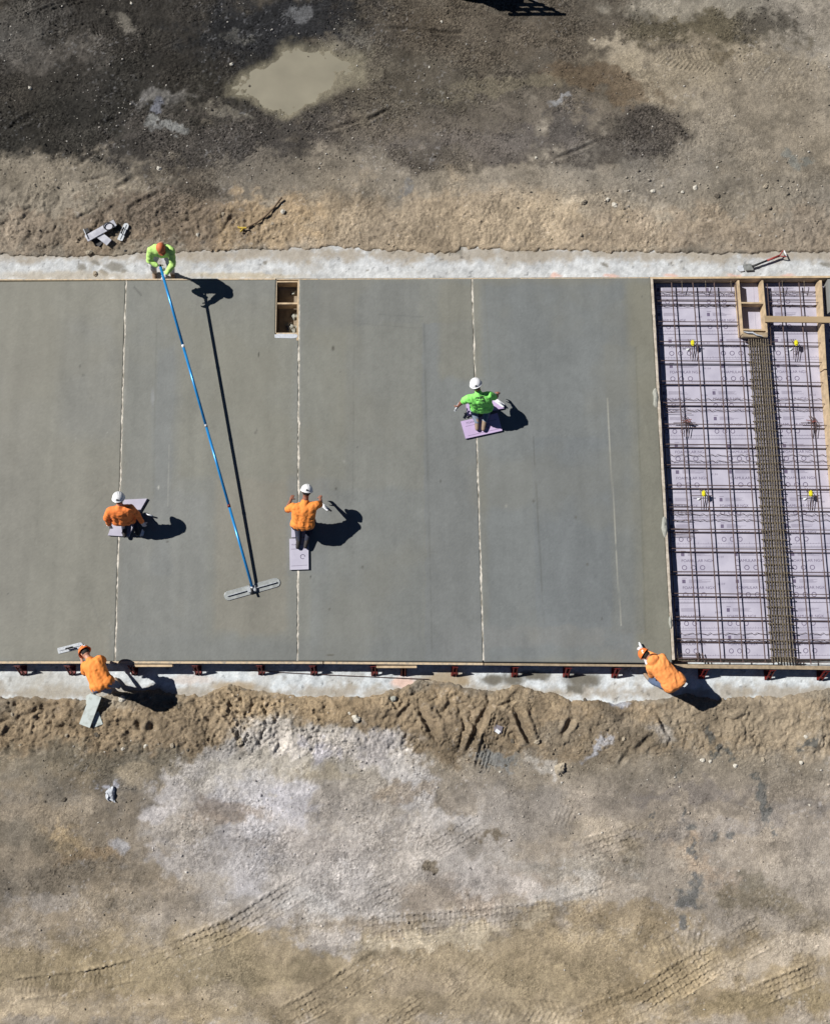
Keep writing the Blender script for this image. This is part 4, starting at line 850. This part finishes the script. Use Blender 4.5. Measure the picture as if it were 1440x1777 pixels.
# 6 crouching, orange hooded jacket, south-east
j = dict(head=Q(1120, 1137, 1.02), neck=Q(1129, 1143, 1.06), shL=Q(1127, 1158, 1.06), shR=Q(1149, 1141, 1.06), elL=Q(1131, 1172, .84), haL=Q(1124, 1154, .72), elR=Q(1143, 1143, .8), haR=Q(1115.5, 1129, .50))
hb = Q(1168, 1184, .98); j['hipL'] = hb+V(-.10, -.06, 0); j['hipR'] = hb+V(.10, .06, 0)
j['knL'] = Q(1137, 1184, .50); j['knR'] = Q(1166, 1184, .5); j['ankL'] = Q(1128, 1180, .0); j['ankR'] = Q(1150, 1190, .0)
j['toeL'] = j['ankL']+V(-.09, .11, -.05); j['toeR'] = j['ankR']+V(-.07, .13, -.05)
person('person in orange hooded jacket and orange hard hat bent over the form, beside the rebar', j, M_or3, M_jean, M_tanb, 'helmet', M_orh, M_skin, M_glove, 'long', 14, look=V(-.7, .5, -.5), hood=True)

# ================================================================ TOOLS
bf = empty('bull_float', V(pole_b.x, pole_b.y, ZS), 'bull float with a very long blue handle lying across the second slab', 'bull float')
n = 4
for i in range(n):
    a = pole_a+(pole_b-pole_a)*(i/n); b_ = pole_a+(pole_b-pole_a)*((i+1)/n); MB().tube([a, b_], .028, 12).build('handle_section', M_blue, bf, True)
    if i: 
        MB().tube([a-(pole_b-pole_a).normalized()*.03, a+(pole_b-pole_a).normalized()*.03], .031, 12).build('joint_sleeve', M_white if i == 1 else (M_red if i == 3 else M_alu), bf, True)
MB().tube([pole_a-(pole_b-pole_a).normalized()*.05, pole_a], .025, 12).build('end_grip', M_grip, bf, True)
fa = Q(389.5, 1036, ZS+.012); fb = Q(485.5, 1009, ZS+.012); fd = (fb-fa).normalized(); fs = fd.cross(V(0, 0, 1)); fc = (fa+fb)/2
pts = []
for t in np.linspace(-math.pi/2, math.pi/2, 7): pts.append(fb-fd*.08+fd*.08*math.cos(t)+fs*.09*math.sin(t))
for t in np.linspace(math.pi/2, 3*math.pi/2, 7): pts.append(fa+fd*.08+fd*.08*math.cos(t)+fs*.09*math.sin(t))
blade = MB().prism(pts, ZS+.004, ZS+.014).build('blade', mat('wet_magnesium', alb(150, 154, 152), .5, .25, 14, metal=.2), bf)
MB().box(fa+fd*.06+V(0, 0, .02), fb-fd*.06+V(0, 0, .02), .018, .045, bev=.003).build('spine', M_alu, bf)
for s in (-1, 1): MB().tube([p_+V(0, 0, .003) for p_ in pts[2:]+pts[:2]][:: 1], .004, 5).build('edge_bead', M_alu, bf) if s == 1 else None
MB().box(fc-fd*.09+V(0, 0, .05), fc+fd*.09+V(0, 0, .05), .13, .05, bev=.012).build('bracket', M_alu, bf)
MB().tube([fc+V(0, 0, .05), pole_b], .03, 10).build('swivel', M_white, bf, True)
MB().tube([fc-fs*.10+V(0, 0, .06), fc+fs*.12+V(0, 0, .10)], .022, 10).build('cross_pin', M_grip, bf, True)

def pad(pts, z0, th, label, m_=M_foamd, name='knee_pad_board', cat='foam pad', group='purple foam pads under the kneeling workers', prnt=True):
    w_ = [P(x, y, z0+th) for x, y in pts]; m = MB(); m.prism([(q.x, q.y) for q in w_], z0, z0+th)
    o = tag(m.build(name, m_), label, cat, group)
    if prnt:
        A, B, Dd = w_[0], w_[1], w_[3]; u = B-A; v = Dd-A; m = MB()
        me = text_mesh('FOAMULAR', .07); n0 = 0; m.bm.from_mesh(me); Lu = u.length
        sc = min(1, .7*Lu/.42)
        for q in m.bm.verts: q.co = A+u*.12+u.normalized()*q.co.x*sc+v*.22+v.normalized()*q.co.y*-sc*.8+V(0, 0, .002)
        for k, (a, b_) in enumerate(((.10, .34), (.10, .88))): m.box(A+u*.08+v*b_+V(0, 0, .0015), A+u*.92+v*b_+V(0, 0, .0015), .006, .001)
        t0 = A+u*.68+v*.6+V(0, 0, .002)
        m.tube([t0+V(.045*math.cos(t), .045*math.sin(t), 0) for t in np.linspace(0, 5.3, 12)], .006, 4)
        p_ = m.build('print', M_print); p_.parent = o
    return o
pad([(799.5, 731), (863, 716.5), (871.5, 747), (808, 761)], ZS+.002, .05, 'purple foam pad with printing under the boots of the worker in green')
pad([(808.6, 701.5), (851, 690), (875, 708), (811, 720.5)], ZS+.002, .05, 'purple foam pad under the knees of the worker in green', prnt=False)
pad([(502, 935), (535, 933), (535.5, 988), (503, 989)], ZS+.002, .05, 'pale purple pad with printing below the boots of the bare-armed orange worker', M_foam)
pad([(506, 886), (537, 885), (538, 932), (505.5, 932.5)], ZS+.002, .05, 'pale purple pad under the knees of the orange worker on the second joint', M_foam, prnt=False)
pad([(216, 867), (255, 865), (239, 893), (200, 896)], ZS+.002, .05, 'pale purple pad sticking out beside the shoulder of the leftmost kneeling worker', M_foam, prnt=False)
pad([(199, 897.5), (239, 894.5), (223.5, 931), (187, 929)], ZS+.002, .05, 'pale purple pad below the rear of the leftmost kneeling worker', M_foam, prnt=False)
def trowel(c, ang, L, W, label, z=ZS+.006, cat='trowel', rounded=True, hm=M_white, bm_=M_alu, group=None, name='hand_float'):
    r = empty(name, V(c.x, c.y, z), label, cat, group); d = V(math.cos(rad(ang)), math.sin(rad(ang)), 0); s = V(-d.y, d.x, 0); c = V(c.x, c.y, z); pts = []
    for e_ in (1, -1):
        for t in np.linspace(-1.57, 1.57, 6): 
            pts.append(c+e_*d*(L/2-(W/2 if rounded and e_ == 1 else .01))+e_*d*(W/2 if rounded and e_ == 1 else .01)*math.cos(t)+e_*s*W/2*math.sin(t))
    MB().prism(pts, z, z+.01).build('blade', bm_, r)
    MB().box(c-d*L*.44+V(0, 0, .016), c+d*L*.40+V(0, 0, .016), .014, .014).build('rib', bm_, r)
    MB().tube([c-d*.075+V(0, 0, .075), c+d*.075+V(0, 0, .075)], .016, 10).build('grip', hm, r, True)
    for e_ in (-.06, .06): MB().tube([c+d*e_+V(0, 0, .012), c+d*e_+V(0, 0, .075)], .007, 6).build('post', bm_, r)
    return r
trowel(P(563.5, 880, ZS), -40, .20, .07, 'small pale hand trowel lying right of the orange worker on the second joint', rounded=True, bm_=M_white)
trowel(P(793, 707, ZS+.2), 60, .22, .05, 'narrow trowel in the left hand of the worker in green', z=ZS+.22, rounded=False)
trowel(P(866, 699, PAD), -38, .26, .085, 'white hand float lying on the purple pad right of the worker in green', z=PAD+.004, bm_=M_white)
trowel(P(260.5, 894.5, ZS), -15, .10, .04, 'tiny white stand-in for sunlight in the shadow of the leftmost kneeling worker', bm_=M_white, name='light_patch')  # white trowel shape added for a patch of light between shadows
trowel(P(247.5, 925.5, ZS), 75, .11, .06, 'small white stand-in for sunlight just below the shadow of the leftmost kneeling worker', rounded=False, bm_=M_white, name='light_patch')  # second white shape added for light showing between the shadows
trowel(P(122.5, 1124.5, ZS), 14, .52, .12, 'magnesium hand float on the wet slab near its bottom left corner', hm=M_grip)
trowel(P(1110.5, 1120.5, ZS+.03), 120, .09, .035, 'small pale margin trowel held out over the slab by the worker in the hooded jacket', z=ZS+.03, bm_=M_white, rounded=False)
MB()
tag(MB().tube([P(1112, 1123, ZS+.08), P(1115.5, 1130, ZS+.2)], .010, 8).build('tool_handle', M_tanb), 'slim tan tool handle in front of the orange hard hat by the rebar bay', 'tool handle')
# spilled trowel pads north-west
z0 = max(gz(P(170, 402)), .03)
def tiltboard(c1, c2, w_, th, z1, z2, m_, label, name='knee_board'):
    a = P(*c1, z1); b_ = P(*c2, z2); return tag(MB().box(a, b_, w_, th, bev=.004).build(name, m_), label, 'board')
M_kb = mat('dirty_kneeboard', alb(166, 166, 176), .7, .18, 8, col2=alb(196, 196, 204), thr=(.4, .6)); M_kbd = mat('black_kneeboard', alb(38, 36, 38), .7, .2, 8)
tiltboard((150, 414), (200, 386), .16, .025, z0+.12, z0+.13, M_kb, 'grey kneeboard lying slantwise on the dirt, upper of the crossed pair')
tiltboard((148, 397), (152, 404), .12, .03, z0+.06, z0+.06, M_kbd, 'small black block at the left end of the crossed kneeboards', 'block')
tiltboard((196, 388), (203, 398), .10, .03, z0+.08, z0+.05, M_kbd, 'small dark block at the right end of the crossed kneeboards', 'block')
tiltboard((168, 404), (190, 421), .16, .025, z0+.10, z0+.09, M_kb, 'grey kneeboard pointing down right, lower of the crossed pair')
tiltboard((160, 412), (176, 424), .14, .02, z0+.02, z0+.02, M_kbd, 'dark board under the crossed grey kneeboards')
tag(MB().tube([P(145, 397, z0+.16), P(152, 413, z0+.16)], .01, 8).build('handle_rod', M_alu), 'thin metal rod across the left end of the kneeboards', 'rod')
tag(MB().tube([P(188+8*math.cos(t), 392+6.5*math.sin(t), z0+.165) for t in np.linspace(0, 6.28, 20)], .012, 6).build('wire_ring', M_kbd), 'dark ring lying on the end of the upper grey kneeboard', 'ring')
trowel(P(215, 403, z0), 70, .42, .12, 'magnesium hand float on the dirt right of the crossed kneeboards', z=z0+.03, hm=M_grip)
# grey boards, south-west
zb = gz(P(160, 1235))
tiltboard((167, 1207), (147, 1260), .235, .03, .09, zb+.09, M_board, 'long light grey foam board propped behind the bent worker with the orange hard hat', 'foam_plank')
tiltboard((163, 1238), (171, 1260), .20, .03, zb+.04, zb+.02, M_board, 'short light grey foam board half under the long one on the dirt', 'foam_plank')
tag(MB().prism([(P(x, y, -.06).x, P(x, y, -.06).y) for x, y in ((150, 1208), (160, 1202), (157, 1225), (150, 1228))], zb-.02, zb+.02).build('foam_scrap', M_board), 'pale triangular scrap at the left of the propped grey board', 'foam scrap')
# yellow headed rake
zr = gz(P(420, 397)); rk = empty('rake', P(420, 397, zr), 'brown-handled tool with a small yellow head lying on the tan dirt', 'rake')
hp = [P(x, y, gz(P(x, y))+h) for x, y, h in ((428, 394, .06), (445, 386, .05), (460, 375, .05), (475, 360, .05), (489, 342, .05))]
MB().tube(hp, .02, 8).build('handle', mat('brown_shaft', alb(112, 92, 70), .8, .2, 20), rk, True)
for a, b_, w_ in (((415, 395), (428, 395), .035), ((413, 392), (415, 396), .025), ((417, 402), (422, 396), .03)): MB().box(P(*a, zr+.06), P(*b_, zr+.06), w_, .04, bev=.008).build('yellow_head', M_ylw, rk)
# shovel
zs_ = .012; sv = empty('shovel', P(1300, 464, 0), 'square-mouth shovel with a red D-handle lying on the concrete strip above the rebar bay', 'shovel')
m = MB(); bl = [P(1289, 459, .04), P(1293, 470, .02), P(1307, 468.5, .05), P(1307, 460, .08), P(1303, 456.5, .08)]
m.prism([(q.x, q.y) for q in bl], .035, .055).build('blade', mat('worn_steel', alb(150, 152, 148), .45, .3, 14, metal=.3), sv)
a = P(1305, 462, .07); b_ = P(1352, 443.5, .10); MB().tube([a, a+(b_-a)*.3, b_], [.028, .022, .022], 8).build('shaft', M_grip, sv, True)
MB().tube([a+(b_-a)*.55, b_], .025, 8).build('red_sleeve', mat('dull_red', alb(150, 56, 50), .6, .2, 20), sv, True)
d = (b_-a).normalized(); s = V(-d.y, d.x, 0)
MB().tube([b_, b_+d*.11+s*.07, b_+d*.15+s*.07], .013, 8).build('yoke', bpy.data.materials['dull_red'], sv, True); MB().tube([b_, b_+d*.11-s*.07, b_+d*.15-s*.07], .013, 8).build('yoke', bpy.data.materials['dull_red'], sv, True)
MB().tube([b_+d*.14+s*.075, b_+d*.14-s*.075], .015, 8).build('grip', M_white, sv, True)
tag(MB().prism([(P(x, y, .05).x, P(x, y, .05).y) for x, y in ((1281, 460), (1289, 459), (1292, 469), (1285, 470), (1280, 466))], .004, .03).build('cement_scrap', M_cem), 'pale patch of dried cement at the tip of the shovel', 'cement scrap')
# litter
zl = gz(P(864, 1264)); lt = tag(MB().box(P(857, 1263, zl+.03), P(871, 1267, zl+.04), .14, .008).build('cardboard_scrap', mat('grey_paper', alb(120, 114, 122), .8, .2, 20)), 'small grey-purple scrap with a white patch lying in the tyre track', 'litter')
tag(MB().box(P(860, 1267, zl+.045), P(867, 1272, zl+.045), .07, .006).build('paper_scrap', M_white), 'bright white scrap of paper lying in the tyre track', 'litter')
# ================================================================ EQUIPMENT just beyond the top of the photo (casts the lattice shadow)
eq = empty('equipment_rack', P(800, -130, 0), 'black steel rack with a barred gate standing just beyond the top of the photo', 'equipment')
c = P(845, 0, 0)+V(-.72, .22, 0); 
def E(x, y, z): return c+V(x, y, z)
MB().box(E(-.1, .5, .55), E(.9, .5, .55), 1.1, .5, bev=.04).build('body', M_black, eq)
MB().box(E(-.1, .5, 1.0), E(.35, .5, 1.0), 1.1, .5, bev=.05).build('hood', M_black, eq)
for x, y in ((.15, 0), (.15, 1), (.7, 0), (.7, 1)): MB().tube([E(x, y-.12, .3), E(x, y+.12, .3)], .3, 20).build('wheel', M_grip, eq, True)
for k in range(4): MB().box(E(.2+.32*k, -.02, .6), E(.3+.32*k, -.10, 1.28), .05, .05).build('gate_bar', M_black, eq)
for z in (.75, 1.0, 1.27): MB().box(E(.1, -.05-.05*z, z), E(1.35, -.05-.05*z, z), .06, .07).build('gate_rail', M_black, eq)

# ================================================================ STONES
def stone(px, py, r, m_, label, flat=.7, name='rock'):
    p = P(px, py); z = gz(p); p = P(px, py, max(z, -.0)); bm = bmesh.new(); bmesh.ops.create_icosphere(bm, subdivisions=3, radius=1); sd = Vector((px*.37, py*.21, 3))
    r *= .82; sc = (r*random.uniform(.9, 1.2), r*random.uniform(.75, 1), r*flat)
    for v in bm.verts:
        k = 1+.45*mnoise.noise(v.co*1.2+sd)+.3*mnoise.noise(v.co*2.8+sd); v.co = Vector((v.co.x*sc[0]*k, v.co.y*sc[1]*k, v.co.z*sc[2]*k))
    bmesh.ops.rotate(bm, verts=bm.verts, matrix=Matrix.Rotation(random.uniform(0, 3), 3, 'Z'))
    me = bpy.data.meshes.new(name); bm.to_mesh(me); bm.free(); o = obj(name, me, m_); o.location = (p.x, p.y, (max(z, 0) if py < 1000 else max(z, -SD_))+r*.15)
    return tag(o, label, 'rock', 'single stones lying on the dirt')
def crumple(o, k, a):
    for v in o.data.vertices: v.co += Vector((mnoise.noise(v.co*k), mnoise.noise(v.co*k+Vector((3, 1, 2))), mnoise.noise(v.co*k+Vector((9, 1, 2)))))*a
for q in [(617, 1247, .09, M_rockw, 'round pale stone alone on the dirt berm below the second short board'), (606, 1238, .04, M_rockw, 'small pale stone touching the round pale stone on the berm'),
          (417, 1288, .085, M_rock, 'grey stone at the lower end of the right tyre print, edge of the gravel'), (683, 1213, .075, M_grey, 'flat grey stone at the foot of the strip below the second short board'),
          (200, 1222, 0, M_rock, ''), (211, 1213, .08, M_rockw, 'pale stone between the grey board and the shadow of the bent worker'), (115, 1277, .045, M_rock, 'stone lower left of the propped grey board'),
          (166, 1276, .07, M_dark, 'brown stone just below the propped grey board'), (33, 1294, .04, M_rock, 'stone near the left edge below the berm'), (22, 1240, .05, M_rock, 'stone in the berm near the left edge of the photo'),
          (139, 1300, .035, M_rock, 'left one of two close stones under the grey boards'), (213, 1300, .04, M_rockw, 'pale stone below the berm, left of a round one'), (252, 1295, .05, M_rockw, 'round pale stone below the berm, left of the tyre prints'),
          (299, 1294, .06, M_rock, 'flat tan stone at the foot of the left tyre print'), (325, 1302, .04, M_dark, 'dark stone below the left tyre print'), (110, 1389, .05, M_dark, 'dark stone left of the cement lump on the lower yard'),
          (76, 1392, .03, M_dark, 'little dark stone far left of the cement lump'), (198, 1302, .035, M_dark, 'small dark stone left of the pale one below the berm'), (889, 1287, .06, M_dark, 'stone at the mouth of the deep gouges'), (932, 1287, .07, M_rock, 'stone right of the deep gouges, casting a shadow'),
          (868, 1340, .035, M_rockw, 'small white stone below the deep gouges'), (877, 1329, .03, M_dark, 'small dark stone above the small white one below the gouges'), (972, 1335, .13, M_rock, 'large half-buried rock at the left of the lower right yard'),
          (1220, 1320, .055, M_rockw, 'pale round stone on the lower right yard, leftmost of its row'), (1233, 1322, .045, M_rockw, 'flat pale stone touching the row on the lower right yard'), (1277, 1330, .05, M_rockw, 'pale stone at the head of the dark cement trail'),
          (1325, 1320, .06, M_rock, 'tan stone right of the dark cement trail'), (1391, 1324, .055, M_rockw, 'pale stone near the right edge below the berm'), (1398, 1279, .05, M_rockw, 'pale stone on the berm near the right edge'),
          (1016, 1216, .05, M_dark, 'dark stone at the strip edge left of the jacketed worker'), (1083, 1283, .05, M_rock, 'brownish stone on the berm below the jacketed worker'), (1406, 1398, .03, M_rockw, 'tiny pale stone on the lower yard near the right edge'),
          (1011, 350, .08, M_rock, 'tan stone on the upper tan dirt, leftmost of three'), (1054, 346, .05, M_rockw, 'pale flat stone, middle of three on the upper tan dirt'), (1066, 356, .075, M_rockw, 'white stone, right of three on the upper tan dirt'),
          (1133, 331, .06, M_rockw, 'white stone alone on the upper right yard'), (1184, 333, .04, M_rockw, 'small pale stone on the upper right yard'), (1206, 325, .055, M_rockw, 'flat white stone on the upper right yard'), (1244, 340, .07, M_dark, 'dark lump on the upper right yard'),
          (1328, 323, .06, M_rock, 'tan stone on the upper right yard near the tyre marks'), (1244, 290, .035, M_rockw, 'round small stone high on the upper right yard'), (1008, 407, .05, M_rock, 'tan stone above the strip right of centre'),
          (387, 371, .05, M_rock, 'stone left of the yellow-headed rake'), (491, 367, .06, M_rockw, 'pale stone right of the rake handle'), (473, 388, .05, M_rock, 'tan stone below the rake handle'), (343, 407, .05, M_rockw, 'stone between the standing worker and the rake'),
          (155, 438, .075, M_rock, 'stone at the strip edge below the crossed kneeboards'), (218, 435, .035, M_black, 'small black lump below the hand float'), (276, 292, .06, M_rockw, 'white stone on the dark soil above the standing worker'), (52, 152, .05, M_rockw, 'white stone on the dark soil at the upper left'),
          (402, 111, .045, M_rockw, 'white stone left of the puddle'), (433, 149, .04, M_dark, 'dark stone poking out of the left end of the puddle'), (535, 98, .03, M_dark, 'tiny dark stone in the top of the puddle'), (228, 5, .035, M_rockw, 'small white stone at the top edge of the photo'),
          (766, 37, .035, M_rockw, 'small white stone on the brown dirt left of the black shadow'), (745, 116, .03, M_rockw, 'small pale stone in the middle of the brown dirt'), (930, 273, .035, M_rockw, 'small white stone left of the dark damp patch'), (898, 360, .03, M_dark, 'small dark stone on the tan dirt above the strip'),
          (1060, 1370, 0, M_rock, ''), (165, 475, .06, M_rock, 'stone on the strip left of the standing worker, nearest the form')]:
    if q[2] > 0: stone(*q)
lumpo = stone(191, 1379, .15, M_cem, 'round white lump of dried cement alone on the lower left yard', .6, 'cement_lump'); lumpo['category'] = 'cement lump'; del lumpo['group']; crumple(lumpo, 12, .07)
# loose gravel: thousands of pebbles as one piece of stuff
def gravel():
    N = 70000; bx_ = rng.uniform(-9.9, 9.9, N); by_ = rng.uniform(-11.3, 11.6, N); qx, qy = toPX(bx_, by_)
    dens = .16+.85*np.exp(-(((qx-1250)/240)**2+((qy-340)/40)**2))+.5*(qy < 330)*(qx < 620)+.5*np.exp(-(((qx-600)/200)**2+((qy-1320)/70)**2))+.5*np.exp(-(((qx-500)/240)**2+((qy-1420)/130)**2))+.45*np.exp(-((qy-1320)/30)**2)+.35*np.exp(-((qy-425)/18)**2)+.45*np.exp(-(((qx-1050)/420)**2+((qy-1400)/100)**2))+.3*(qy < 300)
    dens *= .25+1.5*sst(-.3, .5, fbm(bx_, by_, .6, 3, 5)); sl2 = (qy > 436) & (qy < 1200) | (np.hypot((qx-512)/100, (qy-135)/55) < 1)
    kp = (rng.random(N) < dens*.5) & ~sl2; bx_, by_, qx, qy = bx_[kp], by_[kp], qx[kp], qy[kp]; n = len(bx_)
    t = bmesh.new(); bmesh.ops.create_icosphere(t, subdivisions=1, radius=1); bv_ = np.array([v.co for v in t.verts]); bf_ = np.array([[v.index for v in f.verts] for f in t.faces]); t.free()
    r = .0055+(.016+.02*np.exp(-(((qx-1230)/220)**2+((qy-335)/35)**2)))*rng.random(n)**5+.006*rng.random(n); i = np.clip(np.searchsorted(xs, bx_), 0, len(xs)-1); j_ = np.clip(np.searchsorted(ys, by_), 0, len(ys)-1); z = Z[j_, i]
    V_ = bv_[None]*(1+.25*rng.standard_normal((n, len(bv_), 1)))*r[:, None, None]*np.stack([rng.uniform(.8, 1.4, n), rng.uniform(.7, 1.1, n), rng.uniform(.5, .9, n)], -1)[:, None]
    V_ += np.stack([bx_, by_, z+r*.3], -1)[:, None]; F = bf_[None]+(np.arange(n)*len(bv_))[:, None, None]
    base = C[j_, i]; k = rng.random((n, 1)); col = np.where(k < .13, lin((196, 190, 180))/K*np.ones_like(base), np.where(k < .55, base*1.4, base*.7)); col = np.clip(col, .01, .6)
    me = bpy.data.meshes.new('gravel'); me.vertices.add(n*len(bv_)); me.vertices.foreach_set('co', V_.ravel()); q = F.reshape(-1, 3); me.loops.add(q.size); me.loops.foreach_set('vertex_index', q.ravel().astype(np.int32))
    me.polygons.add(len(q)); me.polygons.foreach_set('loop_start', np.arange(0, q.size, 3, dtype=np.int32)); me.update(calc_edges=True)
    a = me.color_attributes.new('Col', 'FLOAT_COLOR', 'POINT'); c_ = np.ones((n*len(bv_), 4), np.float32); c_[:, :3] = np.repeat(col, len(bv_), 0); a.data.foreach_set('color', c_.ravel())
    tag(obj('gravel', me, vmat('pebbles', .9, .15, 80, .1, 80, .2)), kind='stuff')
gravel()
